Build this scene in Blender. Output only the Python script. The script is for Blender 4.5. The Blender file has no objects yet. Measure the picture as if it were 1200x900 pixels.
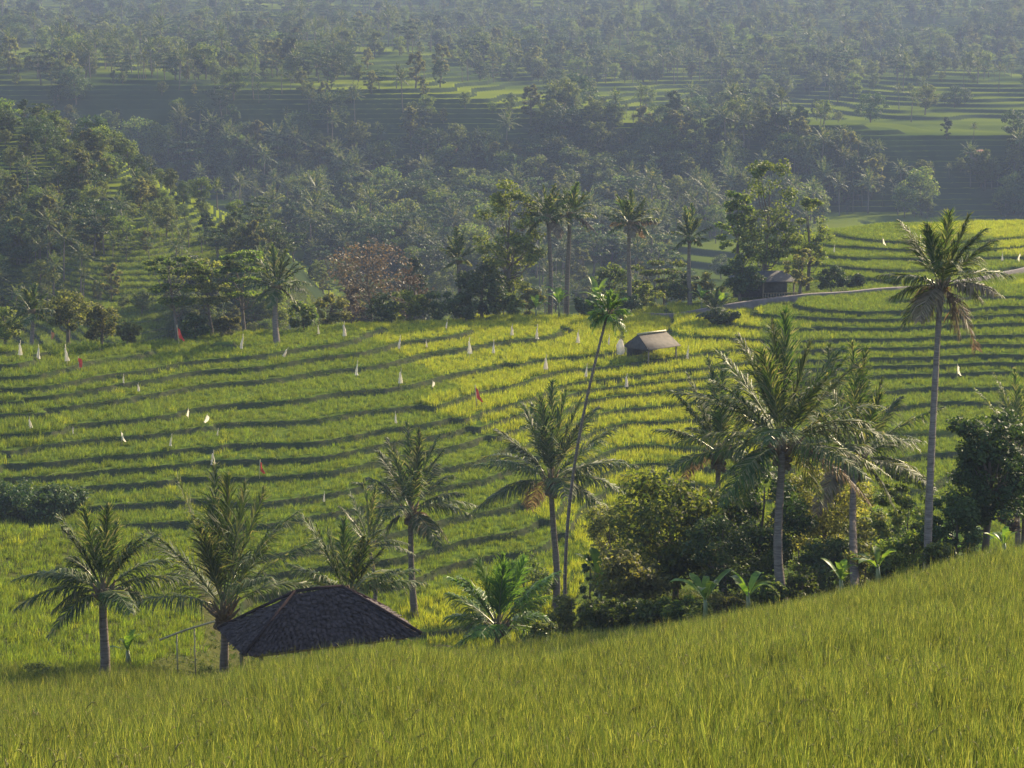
import bpy, math, random
import numpy as np
from mathutils import Vector, Matrix

R = math.radians
S = bpy.context.scene
COL = S.collection
rnd = random.Random(7)
NP = np.random.default_rng(7)

# ------------------------------------------------------------------ camera
FPX = 2406.0                      # focal length in pixels of a 1200 x 900 frame
PITCH = R(9.67)
cam = bpy.data.objects.new('camera', bpy.data.cameras.new('camera'))
COL.objects.link(cam); S.camera = cam
cam.location = (0, 0, 0)
cam.rotation_euler = (R(90) - PITCH, 0, 0)
cam.data.sensor_width = 36; cam.data.lens = 36 * FPX / 1200
cam.data.clip_start = 0.5; cam.data.clip_end = 6000

# ------------------------------------------------------------------ light
SUN_AZ, SUN_EL = R(38), R(25)     # azimuth to the right of the view direction
w = bpy.data.worlds.new('World'); S.world = w; w.use_nodes = True
nt = w.node_tree
bg = nt.nodes['Background']
sky = nt.nodes.new('ShaderNodeTexSky'); sky.sky_type = 'NISHITA'; sky.sun_disc = False
sky.sun_elevation = SUN_EL; sky.sun_rotation = SUN_AZ
sky.air_density = 1.0; sky.dust_density = 1.5; sky.ozone_density = 1.0
nt.links.new(sky.outputs[0], bg.inputs[0]); bg.inputs[1].default_value = 0.15
sun = bpy.data.objects.new('sun', bpy.data.lights.new('sun', 'SUN')); COL.objects.link(sun)
sun.data.energy = 5.0; sun.data.angle = R(0.5); sun.data.color = (1.0, 0.81, 0.53)
sd = Vector((math.sin(SUN_AZ) * math.cos(SUN_EL), math.cos(SUN_AZ) * math.cos(SUN_EL), math.sin(SUN_EL)))
sun.rotation_euler = sd.to_track_quat('Z', 'Y').to_euler()
sun.location = sd * 300
S.view_settings.view_transform = 'Standard'; S.view_settings.look = 'None'
S.view_settings.exposure = 1.27; S.view_settings.gamma = 1.0; S.view_settings.use_curve_mapping = False
S.render.engine = 'CYCLES'
cy = S.cycles
cy.max_bounces = 6; cy.diffuse_bounces = 3; cy.glossy_bounces = 2; cy.transmission_bounces = 4
cy.transparent_max_bounces = 4; cy.volume_bounces = 0; cy.caustics_reflective = False; cy.caustics_refractive = False
cy.use_denoising = True
try:
    cy.denoiser = 'OPENIMAGEDENOISE'; cy.denoising_prefilter = 'ACCURATE'
except Exception: pass
cy.use_adaptive_sampling = False

# ------------------------------------------------------------------ pixel <-> world
SP, CP = math.sin(PITCH), math.cos(PITCH)
def un(px, py, d):
    """world point seen at photo pixel (px, py) at distance d along +Y"""
    xr = (px - 600) / FPX; yu = -(py - 450) / FPX
    t = d / (CP + yu * SP)
    return np.array((xr * t, d, t * (-SP + yu * CP)))
def zy(py, d): return -d * math.tan(PITCH + math.atan((py - 450) / FPX))

# ------------------------------------------------------------------ terrain
def pchip(x, y, xi):
    x = np.asarray(x, float); y = np.asarray(y, float)
    h = np.diff(x); dl = np.diff(y) / h
    m = np.zeros_like(y)
    for i in range(1, len(x) - 1):
        if dl[i-1] * dl[i] > 0:
            w1 = 2*h[i] + h[i-1]; w2 = h[i] + 2*h[i-1]
            m[i] = (w1 + w2) / (w1 / dl[i-1] + w2 / dl[i])
    m[0] = dl[0]; m[-1] = dl[-1]
    k = np.clip(np.searchsorted(x, xi) - 1, 0, len(x) - 2)
    t = np.clip((xi - x[k]) / h[k], 0, 1)
    return ((1+2*t)*(1-t)**2*y[k] + t*(1-t)**2*h[k]*m[k] + t*t*(3-2*t)*y[k+1] + t*t*(t-1)*h[k]*m[k+1])

Z = 'z'
PROF = {
 0:   [(22,930),(57,811),(75,738),(92,640),(97,618),(104,Z,-28.5),(112,Z,-28.7),(125,Z,-27.2),(137,Z,-25.6),(151,415),(157,409),(176,Z,-28),(200,Z,-33),(235,Z,-35),(270,310),(310,215),(350,148),(366,136),(450,Z,-36),(515,215),(570,97),(760,52),(1000,18),(1300,-8)],
 150: [(22,930),(57,806),(75,735),(90,650),(95,622),(104,Z,-29.3),(112,Z,-28.9),(128,Z,-27),(144,Z,-25.2),(158,408),(164,401),(180,Z,-29),(205,Z,-34),(245,345),(280,265),(320,205),(340,192),(420,Z,-40),(520,225),(570,100),(760,58),(1000,20),(1300,-8)],
 225: [(22,930),(57,808),(62,Z,-20.2),(75,737),(88,660),(93,642),(103,Z,-29.3),(114,Z,-28.8),(130,Z,-27.1),(146,Z,-25.4),(162,402),(168,396),(186,Z,-29.5),(210,Z,-35),(252,330),(290,268),(322,232),(334,228),(420,Z,-42),(521,225),(571,98),(690,72),(760,57),(1000,20),(1300,-8)],
 300: [(22,930),(57,806),(61.5,Z,-21.0),(70,Z,-22.2),(85,Z,-26),(96,Z,-29.8),(104,722),(116,625),(130,540),(148,455),(165,396),(171,390),(190,Z,-30),(215,Z,-36),(260,320),(300,272),(325,266),(420,Z,-44),(522,225),(572,97),(620,86),(760,56),(1000,20),(1300,-8)],
 450: [(22,930),(58,790),(62,Z,-20.6),(80,Z,-25.5),(98,Z,-30.4),(104,725),(118,624),(130,552),(150,458),(174,381),(181,376),(200,Z,-32),(260,Z,-42),(340,Z,-46),(430,290),(524,225),(575,97),(600,90),(760,63),(1000,28),(1300,-8)],
 600: [(22,930),(60,777),(66,764),(82,Z,-26),(100,Z,-30.6),(108,709),(120,626),(130,568),(150,474),(165,418),(179,374),(187,367),(202,Z,-30),(260,Z,-42),(340,Z,-47),(430,295),(525,228),(572,125),(680,103),(800,75),(1000,35),(1300,-6)],
 750: [(22,930),(61,752),(66,747),(85,690),(104,Z,-28.6),(122,642),(154,478),(171,407),(184,384),(197,366),(215,Z,-32),(270,Z,-44),(350,Z,-48),(440,290),(520,228),(566,145),(640,136),(720,112),(820,80),(1000,35),(1300,-4)],
 900: [(22,930),(62,722),(68,Z,-19.7),(77,Z,-21.5),(92,Z,-26),(120,640),(165,440),(188,358),(206,338),(240,288),(256,284),(290,Z,-38),(350,Z,-48),(440,Z,-46),(510,252),(552,152),(640,142),(740,120),(830,85),(1000,40),(1300,-4)],
 1050:[(22,930),(63,690),(70,Z,-19),(90,Z,-26),(120,Z,-30),(165,445),(190,350),(206,334),(245,269),(262,264),(300,Z,-34),(360,Z,-42),(450,Z,-45),(508,255),(550,152),(600,145),(800,93),(860,88),(1050,38),(1300,-4)],
 1200:[(22,930),(64,656),(72,Z,-18.2),(90,Z,-26),(125,Z,-30.3),(165,448),(195,338),(210,325),(250,268),(265,264),(300,Z,-33),(360,Z,-42),(450,Z,-45),(508,255),(550,150),(600,142),(800,92),(860,88),(1050,38),(1300,-4)],
}
PROF[-600] = PROF[0]; PROF[1800] = PROF[1200]
DG = np.arange(-30, 1560.1, 0.5)
cols = sorted(PROF)
ZC = []
for c in cols:
    xs, ys = [-30, 0], [3.0, -2.0]
    for e in PROF[c]:
        xs.append(e[0]); ys.append(e[2] if len(e) == 3 else zy(e[1], e[0]))
    xs += [1400, 1560]; ys += [ys[-1] + 1, ys[-1] - 8]
    ZC.append(pchip(xs, ys, DG))
ZC = np.array(ZC)
PXG = np.arange(-600, 1801, 10.0)
Z2 = np.empty((len(PXG), len(DG)))
for j in range(len(DG)): Z2[:, j] = pchip(cols, ZC[:, j], PXG)

def sst(a, b, x):
    t = np.clip((x - a) / (b - a), 0, 1); return t*t*(3-2*t)
def zbase(X, Y):
    X = np.asarray(X, float); Y = np.asarray(Y, float)
    s = X / np.maximum(Y, 8.0)
    fi = np.clip((s * FPX * 0.985 + 600 + 600) / 10, 0, len(PXG) - 1.001)
    fj = np.clip((Y + 30) / 0.5, 0, len(DG) - 1.001)
    i = fi.astype(int); j = fj.astype(int); a = fi - i; b = fj - j
    z = (Z2[i, j]*(1-a) + Z2[i+1, j]*a)*(1-b) + (Z2[i, j+1]*(1-a) + Z2[i+1, j+1]*a)*b
    near = np.sin(X*.31 + 1.3*np.sin(Y*.17))*np.sin(Y*.27 + .7) * .10
    mid = (np.sin(X*.11 + Y*.05 + 1.1) + .6*np.sin(X*.27 - Y*.11 + .4) + .35*np.sin(X*.63 + Y*.21)) * .13
    far = (np.sin(X*.031 + Y*.011) + .7*np.sin(X*.067 - Y*.023 + 2.1) + .4*np.sin(X*.15 + Y*.06)) * 1.1
    wf = sst(280, 420, Y); wm = sst(75, 110, Y)
    return z + near*(1-wm) + mid*wm*(1-wf) + far*wf
def terr(z, h, wr=0.24):
    z = z + .16*np.sin(z*2.1 + 1.0) + .07*np.sin(z*5.3)
    k = np.floor(z / h); fr = z / h - k
    return h * (k + sst(1 - wr, 1.0, fr)) + h * .04 * fr
def parcel(X, Y):
    u = X/11.0 + .35*np.sin(Y*.13 + 1) + .25*np.sin(Y*.31); k = np.floor(u)
    hs = lambda q: np.modf(np.abs(np.sin(q*12.9898 + 4.1)*43758.5453))[0]
    t = sst(.93, 1.0, u - k); return hs(k)*(1 - t) + hs(k + 1)*t, k
def zf(X, Y):
    z = zbase(X, Y)
    z = z + (parcel(np.asarray(X, float), np.asarray(Y, float))[0] - .5)*.34*sst(100, 118, Y)*(1 - sst(196, 202, Y))
    lf = sst(.10, .14, -X/np.maximum(Y, 8)); e1 = 278 + 70*lf
    w1 = sst(94, 103, Y) * (1 - sst(0, 10, Y - e1)); w2 = sst(20, 45, Y - e1)
    z = z + lf*0 * (1 - sst(1000, 1250, Y))
    zt = z + (terr(z, .44, .12 + .15*lf*sst(200, 240, Y)) - z) * w1
    return zt + (terr(z, 1.25, .3) - zt) * w2
def z1(x, y): return float(zf(np.array([x]), np.array([y]))[0])
def ground(px, d):
    """ground point under photo column px at distance d"""
    py = 400.0
    for _ in range(4):
        p = un(px, py, d); z = z1(p[0], d)
        py = 450 + FPX * math.tan(math.atan2(-z, d) - PITCH)
    return Vector((p[0], d, z))
RD = np.concatenate((np.arange(16, 300, .4), np.arange(300, 1480, 1.2)))
def hit(px, py, dmin=16):
    """first ground point along the ray through a photo pixel"""
    xr = (px - 600) / FPX; yu = -(py - 450) / FPX
    t = RD / (CP + yu * SP); X = xr*t; zz = t*(-SP + yu*CP)
    k = np.nonzero((zbase(X, RD) >= zz) & (RD > dmin))[0]
    if len(k) == 0: return None
    k = k[0]; return Vector((X[k], RD[k], z1(X[k], RD[k])))

# ------------------------------------------------------------------ mesh helper
class MB:
    def __init__(s): s.v = []; s.f4 = []; s.f3 = []; s.m4 = []; s.m3 = []; s.n = 0
    def add(s, v, quads=None, tris=None, mat=0):
        v = np.asarray(v, float).reshape(-1, 3)
        if quads is not None and len(quads):
            q = np.asarray(quads, int).reshape(-1, 4) + s.n; s.f4.append(q); s.m4.append(np.full(len(q), mat))
        if tris is not None and len(tris):
            q = np.asarray(tris, int).reshape(-1, 3) + s.n; s.f3.append(q); s.m3.append(np.full(len(q), mat))
        s.v.append(v); s.n += len(v)
    def tube(s, pts, rad, n=6, mat=0, cap=True):
        pts = np.asarray(pts, float); k = len(pts); rad = np.broadcast_to(np.asarray(rad, float), (k,))
        tg = np.gradient(pts, axis=0); tg /= np.linalg.norm(tg, axis=1)[:, None] + 1e-9
        ref = np.array((0.02, 1, 0.01)) if abs(tg[:, 1]).mean() < .8 else np.array((1, .02, .01))
        a = np.cross(tg, ref); a /= np.linalg.norm(a, axis=1)[:, None]; b = np.cross(tg, a)
        th = np.arange(n) * 2*math.pi / n
        v = pts[:, None] + rad[:, None, None]*(a[:, None]*np.cos(th)[None, :, None] + b[:, None]*np.sin(th)[None, :, None])
        q = []
        for i in range(k-1):
            for j in range(n): q.append((i*n+j, i*n+(j+1) % n, (i+1)*n+(j+1) % n, (i+1)*n+j))
        t = []
        v = v.reshape(-1, 3)
        if cap:
            c0 = len(v); v = np.vstack((v, pts[:1], pts[-1:]))
            for j in range(n): t += [(c0, (j+1) % n, j), (c0+1, (k-1)*n+j, (k-1)*n+(j+1) % n)]
        s.add(v, q, t, mat)
    def box(s, c, sx, sy, sz, rz=0, mat=0):
        v = np.array([(x, y, z) for z in (-.5, .5) for y in (-.5, .5) for x in (-.5, .5)]) * (sx, sy, sz)
        co, si = math.cos(rz), math.sin(rz)
        v = np.stack((v[:, 0]*co - v[:, 1]*si, v[:, 0]*si + v[:, 1]*co, v[:, 2]), 1) + np.asarray(c)
        s.add(v, [(0,2,3,1),(4,5,7,6),(0,1,5,4),(2,6,7,3),(0,4,6,2),(1,3,7,5)], None, mat)
    def mesh(s, name, mats, smooth=False, seed=1):
        me = bpy.data.meshes.new(name)
        v = np.vstack(s.v); f4 = np.vstack(s.f4) if s.f4 else np.zeros((0, 4), int); f3 = np.vstack(s.f3) if s.f3 else np.zeros((0, 3), int)
        me.vertices.add(len(v)); me.vertices.foreach_set('co', v.ravel().astype(np.float32))
        nl = f4.size + f3.size; me.loops.add(nl)
        me.loops.foreach_set('vertex_index', np.concatenate((f4.ravel(), f3.ravel())).astype(np.int32))
        nf = len(f4) + len(f3); me.polygons.add(nf)
        st = np.concatenate((np.arange(len(f4))*4, f4.size + np.arange(len(f3))*3))
        me.polygons.foreach_set('loop_start', st.astype(np.int32))
        mi = np.concatenate([np.concatenate(s.m4) if s.m4 else np.zeros(0, int), np.concatenate(s.m3) if s.m3 else np.zeros(0, int)])
        me.polygons.foreach_set('material_index', mi.astype(np.int32))
        if smooth: me.polygons.foreach_set('use_smooth', np.ones(nf, bool))
        me.update(calc_edges=True)
        at = me.attributes.new('tint', 'FLOAT', 'FACE')
        at.data.foreach_set('value', np.random.default_rng(seed).random(nf).astype(np.float32))
        for m in (mats if isinstance(mats, (list, tuple)) else [mats]): me.materials.append(m)
        return me

def link(name, me, parent=None, loc=None):
    o = bpy.data.objects.new(name, me); COL.objects.link(o)
    if parent is not None: o.parent = parent
    if loc is not None: o.location = loc
    return o
def tag(o, label, cat, group=None):
    o['label'] = label; o['category'] = cat
    if group: o['group'] = group
    return o
def thing(name, label, cat, loc, group=None, rz=0):
    o = bpy.data.objects.new(name, None); COL.objects.link(o)
    o.location = loc; o.rotation_euler = (0, 0, rz); o.empty_display_size = .3
    return tag(o, label, cat, group)

# ------------------------------------------------------------------ materials
def newmat(name):
    m = bpy.data.materials.new(name); m.use_nodes = True
    n = m.node_tree.nodes; n.clear()
    out = n.new('ShaderNodeOutputMaterial')
    return m, m.node_tree, out
def nd(nt, t, **kw):
    n = nt.nodes.new(t)
    for k, v in kw.items(): setattr(n, k, v)
    return n
def ramp(nt, src, stops):
    r = nt.nodes.new('ShaderNodeValToRGB')
    e = r.color_ramp.elements
    while len(e) < len(stops): e.new(.5)
    for x, (p, c) in zip(e, stops): x.position = p; x.color = (*c, 1)
    nt.links.new(src, r.inputs[0]); return r.outputs[0]
def leafmat(name, c0, c1, c2, trans=.4, rough=.6, spec=.22, vary=.35, tcol=None):
    m, t, out = newmat(name)
    a = nd(t, 'ShaderNodeAttribute', attribute_name='tint')
    col = ramp(t, a.outputs['Fac'], [(0, c0), (.55, c1), (1, c2)])
    oi = nd(t, 'ShaderNodeObjectInfo')
    mr = nd(t, 'ShaderNodeMapRange'); mr.inputs[3].default_value = 1 - vary; mr.inputs[4].default_value = 1 + vary
    t.links.new(oi.outputs['Random'], mr.inputs[0])
    hs = nd(t, 'ShaderNodeHueSaturation'); t.links.new(col, hs.inputs['Color']); t.links.new(mr.outputs[0], hs.inputs['Value'])
    mh = nd(t, 'ShaderNodeMapRange'); mh.inputs[3].default_value = .485; mh.inputs[4].default_value = .515
    ml = nd(t, 'ShaderNodeMath', operation='FRACT'); mm = nd(t, 'ShaderNodeMath', operation='MULTIPLY'); mm.inputs[1].default_value = 7.3
    t.links.new(oi.outputs['Random'], mm.inputs[0]); t.links.new(mm.outputs[0], ml.inputs[0]); t.links.new(ml.outputs[0], mh.inputs[0])
    t.links.new(mh.outputs[0], hs.inputs['Hue'])
    p = nd(t, 'ShaderNodeBsdfPrincipled'); t.links.new(hs.outputs[0], p.inputs['Base Color'])
    p.inputs['Roughness'].default_value = rough; p.inputs['Specular IOR Level'].default_value = spec
    tr = nd(t, 'ShaderNodeBsdfTranslucent')
    mx = nd(t, 'ShaderNodeMix', data_type='RGBA', blend_type='MULTIPLY'); mx.inputs[0].default_value = 1
    t.links.new(hs.outputs[0], mx.inputs[6]); mx.inputs[7].default_value = (*(tcol or (1.5, 1.45, .6)), 1)
    t.links.new(mx.outputs[2], tr.inputs[0])
    ms = nd(t, 'ShaderNodeMixShader'); ms.inputs[0].default_value = trans
    t.links.new(p.outputs[0], ms.inputs[1]); t.links.new(tr.outputs[0], ms.inputs[2]); t.links.new(ms.outputs[0], out.inputs[0])
    return m
def solid(name, c0, c1, scale=4, rough=.8, spec=.2, stretch=None, bump=0):
    m, t, out = newmat(name)
    tc = nd(t, 'ShaderNodeTexCoord'); mp = nd(t, 'ShaderNodeMapping')
    t.links.new(tc.outputs['Object'], mp.inputs[0])
    if stretch: mp.inputs['Scale'].default_value = stretch
    no = nd(t, 'ShaderNodeTexNoise'); no.inputs['Scale'].default_value = scale; no.inputs['Detail'].default_value = 5
    t.links.new(mp.outputs[0], no.inputs['Vector'])
    col = ramp(t, no.outputs['Fac'], [(.3, c0), (.7, c1)])
    p = nd(t, 'ShaderNodeBsdfPrincipled'); t.links.new(col, p.inputs['Base Color'])
    p.inputs['Roughness'].default_value = rough; p.inputs['Specular IOR Level'].default_value = spec
    if bump:
        b = nd(t, 'ShaderNodeBump'); b.inputs['Strength'].default_value = bump; b.inputs['Distance'].default_value = .05
        t.links.new(no.outputs['Fac'], b.inputs['Height']); t.links.new(b.outputs[0], p.inputs['Normal'])
    t.links.new(p.outputs[0], out.inputs[0]); return m
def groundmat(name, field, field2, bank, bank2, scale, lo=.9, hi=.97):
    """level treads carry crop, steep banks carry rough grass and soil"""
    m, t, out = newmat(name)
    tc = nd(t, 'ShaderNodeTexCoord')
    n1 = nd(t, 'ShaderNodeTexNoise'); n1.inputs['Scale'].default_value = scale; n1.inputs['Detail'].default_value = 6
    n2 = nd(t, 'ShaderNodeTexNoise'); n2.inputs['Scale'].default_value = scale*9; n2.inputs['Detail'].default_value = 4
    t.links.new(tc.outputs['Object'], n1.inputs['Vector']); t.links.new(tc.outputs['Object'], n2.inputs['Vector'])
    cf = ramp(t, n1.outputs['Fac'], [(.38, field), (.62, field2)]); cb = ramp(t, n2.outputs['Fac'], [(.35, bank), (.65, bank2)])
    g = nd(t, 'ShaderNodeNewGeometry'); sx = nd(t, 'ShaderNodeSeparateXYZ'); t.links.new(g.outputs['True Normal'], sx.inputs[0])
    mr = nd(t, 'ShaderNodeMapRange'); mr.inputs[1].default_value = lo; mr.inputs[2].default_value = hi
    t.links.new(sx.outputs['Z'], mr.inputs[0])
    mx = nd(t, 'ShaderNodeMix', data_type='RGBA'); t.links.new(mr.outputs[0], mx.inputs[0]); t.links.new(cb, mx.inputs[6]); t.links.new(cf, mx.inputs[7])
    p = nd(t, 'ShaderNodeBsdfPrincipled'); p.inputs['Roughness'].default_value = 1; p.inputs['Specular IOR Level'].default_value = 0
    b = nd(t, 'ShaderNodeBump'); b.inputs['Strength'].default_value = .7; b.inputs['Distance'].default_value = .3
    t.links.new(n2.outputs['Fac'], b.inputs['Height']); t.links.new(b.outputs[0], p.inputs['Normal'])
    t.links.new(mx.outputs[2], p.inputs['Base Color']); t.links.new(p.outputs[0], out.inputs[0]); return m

PALM = leafmat('palm_leaf', (.03, .06, .017), (.068, .108, .028), (.20, .19, .115), trans=.4, rough=.6, spec=.22, vary=.2)  # palest tint paints the silvery sun sheen onto random leaflets
PALMB = leafmat('areca_leaf', (.05, .11, .02), (.09, .17, .03), (.14, .22, .05), trans=.45, rough=.4, vary=.1)
DRY = leafmat('dry_frond', (.085, .066, .045), (.155, .12, .08), (.23, .185, .125), trans=.3, rough=.6, vary=.2, tcol=(1.2, 1, .7))
L_MID = leafmat('mid_green_leaf', (.045, .085, .022), (.09, .13, .03), (.17, .195, .05), trans=.56)
L_DARK = leafmat('dark_green_leaf', (.022, .048, .018), (.04, .072, .022), (.075, .11, .032), trans=.32)
L_YEL = leafmat('yellow_green_leaf', (.05, .08, .02), (.10, .13, .03), (.17, .19, .04), trans=.42)
L_OLV = leafmat('olive_leaf', (.065, .082, .028), (.11, .122, .04), (.195, .19, .065), trans=.54)
L_BRN = leafmat('brown_leaf', (.06, .05, .036), (.115, .09, .058), (.17, .135, .08), trans=.3, tcol=(1.2, 1.05, .7))
BANANA = leafmat('banana_leaf', (.06, .12, .02), (.11, .19, .03), (.17, .25, .045), trans=.5, rough=.4, vary=.2)
RICE_N = leafmat('rice_leaf', (.028, .048, .013), (.088, .116, .027), (.21, .22, .064), trans=.45, rough=.5, spec=.3, vary=.4)
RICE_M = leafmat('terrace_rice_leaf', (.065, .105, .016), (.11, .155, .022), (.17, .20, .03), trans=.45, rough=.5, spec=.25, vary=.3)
RICE_Y = leafmat('yellow_sun_tint_rice_leaf', (.13, .17, .015), (.22, .25, .024), (.31, .32, .045), trans=.5, rough=.5, spec=.25, vary=.25)  # yellower colour carries the sunlit look of the middle block; odd plots share it
EAR = leafmat('rice_ear', (.12, .12, .03), (.18, .17, .045), (.26, .23, .07), trans=.3, rough=.6, spec=.2, vary=.2)
BANKG = leafmat('bank_grass', (.032, .06, .016), (.055, .088, .022), (.11, .12, .035), trans=.35, rough=.6, spec=.2, vary=.4)
BARKP = solid('palm_bark', (.085, .066, .05), (.19, .155, .125), 3, .95, .2, (1, 1, 7), .5)
BARK = solid('tree_bark', (.08, .06, .045), (.17, .14, .11), 5, .9, .15, (1, 1, .3), .5)
FIBRE = solid('palm_fibre', (.09, .065, .04), (.19, .14, .085), 8, .95, .1, None, .5)
PSTEM = leafmat('petiole', (.09, .12, .035), (.14, .15, .05), (.19, .18, .08), trans=0, rough=.4, spec=.5, vary=.1)
ROOF = solid('dark_roof_tile', (.022, .017, .019), (.085, .066, .067), 9, .85, .12, None, .4)
ROOF2 = solid('grey_sheet_roof', (.045, .037, .03), (.09, .075, .06), 3, .8, .15, None, .2)
RIDGE = solid('ridge_cap', (.018, .013, .014), (.045, .034, .034), 6, 1, 0)
WOOD = solid('weathered_wood', (.12, .09, .06), (.24, .19, .13), 4, .85, .2, (6, 6, .6), .3)
BAMBOO = solid('bamboo', (.26, .22, .11), (.42, .36, .2), 4, .6, .3)
DARKW = solid('dark_board', (.03, .032, .036), (.065, .065, .065), 4, .8)
WHITE = leafmat('white_plastic', (.66, .62, .52), (.74, .7, .6), (.8, .76, .66), trans=.5, rough=.6, spec=.2, vary=.03, tcol=(1, .96, .86))
RED = solid('red_cloth', (.62, .05, .035), (.78, .09, .06), 6, .7)
ORANGE = solid('orange_cloth', (.6, .17, .05), (.72, .25, .08), 6, .7)
PLASTER = solid('white_plaster', (.3, .28, .25), (.5, .47, .42), 3, .8)
TILE_R = solid('orange_roof_tile', (.36, .14, .07), (.5, .22, .12), 5, .8)
ROAD = solid('worn_road', (.085, .07, .062), (.15, .125, .115), 1.5, .95)
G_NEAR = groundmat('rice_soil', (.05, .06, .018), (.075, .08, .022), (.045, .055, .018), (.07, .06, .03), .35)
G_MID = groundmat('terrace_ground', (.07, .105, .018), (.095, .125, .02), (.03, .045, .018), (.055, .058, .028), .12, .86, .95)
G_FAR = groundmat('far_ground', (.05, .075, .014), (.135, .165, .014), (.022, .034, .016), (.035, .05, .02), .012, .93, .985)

# ------------------------------------------------------------------ ground sheets
sc_ = np.concatenate((np.linspace(-.62, -.275, 50), np.linspace(-.27, .27, 400), np.linspace(.275, .62, 50)))
def sheet(name, rows, mat):
    Sg, Dg = np.meshgrid(sc_, rows)
    Yg = Dg; Xg = Sg * np.maximum(Dg, 25)
    Zg = zf(Xg.ravel(), Yg.ravel()).reshape(Xg.shape)
    nr, nc = Xg.shape
    i = np.arange(nr - 1)[:, None] * nc + np.arange(nc - 1)[None, :]
    q = np.stack((i, i + 1, i + nc + 1, i + nc), -1).reshape(-1, 4)
    m = MB(); m.add(np.stack((Xg, Yg, Zg), -1).reshape(-1, 3), q)
    o = link(name, m.mesh(name, mat, smooth=False)); o['kind'] = 'structure'; return o
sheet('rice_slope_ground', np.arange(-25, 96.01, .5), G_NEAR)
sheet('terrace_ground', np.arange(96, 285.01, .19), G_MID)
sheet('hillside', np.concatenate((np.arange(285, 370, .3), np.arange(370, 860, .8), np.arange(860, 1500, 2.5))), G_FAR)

# road behind the right-hand terraces
def road():
    m = MB(); P = []
    ctl = [(700, 200), (760, 193), (800, 190.5), (900, 192), (1000, 196), (1060, 199), (1130, 207), (1200, 217), (1300, 232)]
    px = np.interp(np.linspace(0, len(ctl)-1, 240), range(len(ctl)), [c[0] for c in ctl]); dd = np.interp(np.linspace(0, len(ctl)-1, 240), range(len(ctl)), [c[1] for c in ctl])
    dd = np.convolve(np.pad(dd, 12, 'edge'), np.ones(25)/25, 'valid')
    top = []; bot = []
    for a, b in zip(px, dd):
        g = ground(a, b); zc = float(zbase(np.array([g.x]), np.array([b]))[0]) + .22
        top.append((g.x, b + .45, zc)); bot.append((g.x, b - .45, zc))
    n = len(top); v = np.array(bot + top + [(x, y - .25, z - 1.4) for x, y, z in bot] + [(x, y + .25, z - 1.4) for x, y, z in top])
    q = []
    for i in range(n-1):
        q += [(i, i+1, n+i+1, n+i), (2*n+i, 2*n+i+1, i+1, i), (n+i, n+i+1, 3*n+i+1, 3*n+i)]
    m.add(v, q); o = link('road', m.mesh('road', ROAD)); o['kind'] = 'structure'
road()

# ------------------------------------------------------------------ haze
hz, t, out = newmat('haze_air')
pv = nd(t, 'ShaderNodeVolumePrincipled'); pv.inputs['Density'].default_value = .00038
pv.inputs['Color'].default_value = (.31, .385, .56, 1); pv.inputs['Anisotropy'].default_value = 0.0
t.links.new(pv.outputs[0], out.inputs['Volume'])
m = MB(); m.box((0, 750, 0), 2000, 1640, 110); hb = link('haze', m.mesh('haze', hz)); hb['kind'] = 'stuff'
hb.location = (0, 0, 0)

# ------------------------------------------------------------------ plants
def norm(a): return a / (np.linalg.norm(a, axis=-1, keepdims=True) + 1e-9)
def frond(P0, P2, arch, leaf_len, nl, width, seed, droop=.8, mb=None, mat=0, smat=1, rr=.022, lean=None):
    """one pinnate palm leaf from P0 to P2: a tapering midrib with two rows of pleated leaflets"""
    g = np.random.default_rng(seed); mb = mb or MB()
    P0 = np.asarray(P0, float); P2 = np.asarray(P2, float); ch = P2 - P0; L = np.linalg.norm(ch)
    P1 = P0 + ch*.48 + np.array((0, 0, arch*L)) + g.normal(0, .03*L, 3)
    bz = lambda t: ((1-t)**2)[:, None]*P0 + (2*t*(1-t))[:, None]*P1 + (t*t)[:, None]*P2
    tt = np.linspace(0, 1, 9); mb.tube(bz(tt), rr*(1.15 - tt), 4, smat, False)
    t = np.repeat(np.linspace(.14, .985, nl), 2) + g.normal(0, .004, 2*nl); t = np.clip(t, .1, .995)
    sg = np.tile((1., -1.), nl)
    base = bz(t); T = norm((2*(1-t))[:, None]*(P1 - P0) + (2*t)[:, None]*(P2 - P1))
    if lean is None: lean = 30 + 36*(1 - max(0, ch[2]/L)); droop = droop*(1 - .45*max(0, ch[2]/L))
    hor = np.array((ch[0], ch[1], 0)); hl = np.linalg.norm(hor)
    hor = hor / hl if hl > .08*L else np.array((math.cos(seed), math.sin(seed), 0))
    ref = np.array((0, 0, 1.)) - hor*.35
    N = norm(ref - (T @ ref)[:, None]*T); Sd = np.cross(T, N)*sg[:, None]
    prof = np.clip((t - .08)/.16, 0, 1)**.7*np.clip((1.02 - t)/.55, 0, 1)**.55
    ll = leaf_len*np.clip(prof, .28, 1)*g.uniform(.82, 1.15, 2*nl)
    al = np.radians(lean + g.normal(0, 7, 2*nl) - 16*t)
    D = norm(T*np.cos(al)[:, None] + Sd*np.sin(al)[:, None] + N*g.normal(.16, .1, 2*nl)[:, None])
    G = np.array((0, 0, -1.))
    D2 = norm(D + G*(droop*g.uniform(.6, 1.4, 2*nl))[:, None]); D1 = norm(D + G*droop*.25)
    mid = base + D1*(ll*.5)[:, None]; tip = mid + D2*(ll*.5)[:, None]
    W = np.cross(D, N); W = norm(W + N*g.normal(0, .45, 2*nl)[:, None])*width
    v = np.stack((base - W*.35, base + W*.35, mid + W*.5, mid - W*.5, tip), 1).reshape(-1, 3)
    k = np.arange(2*nl)*5
    mb.add(v, np.stack((k, k+1, k+2, k+3), 1), np.stack((k+3, k+2, k+4), 1), mat)
    return mb

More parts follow.
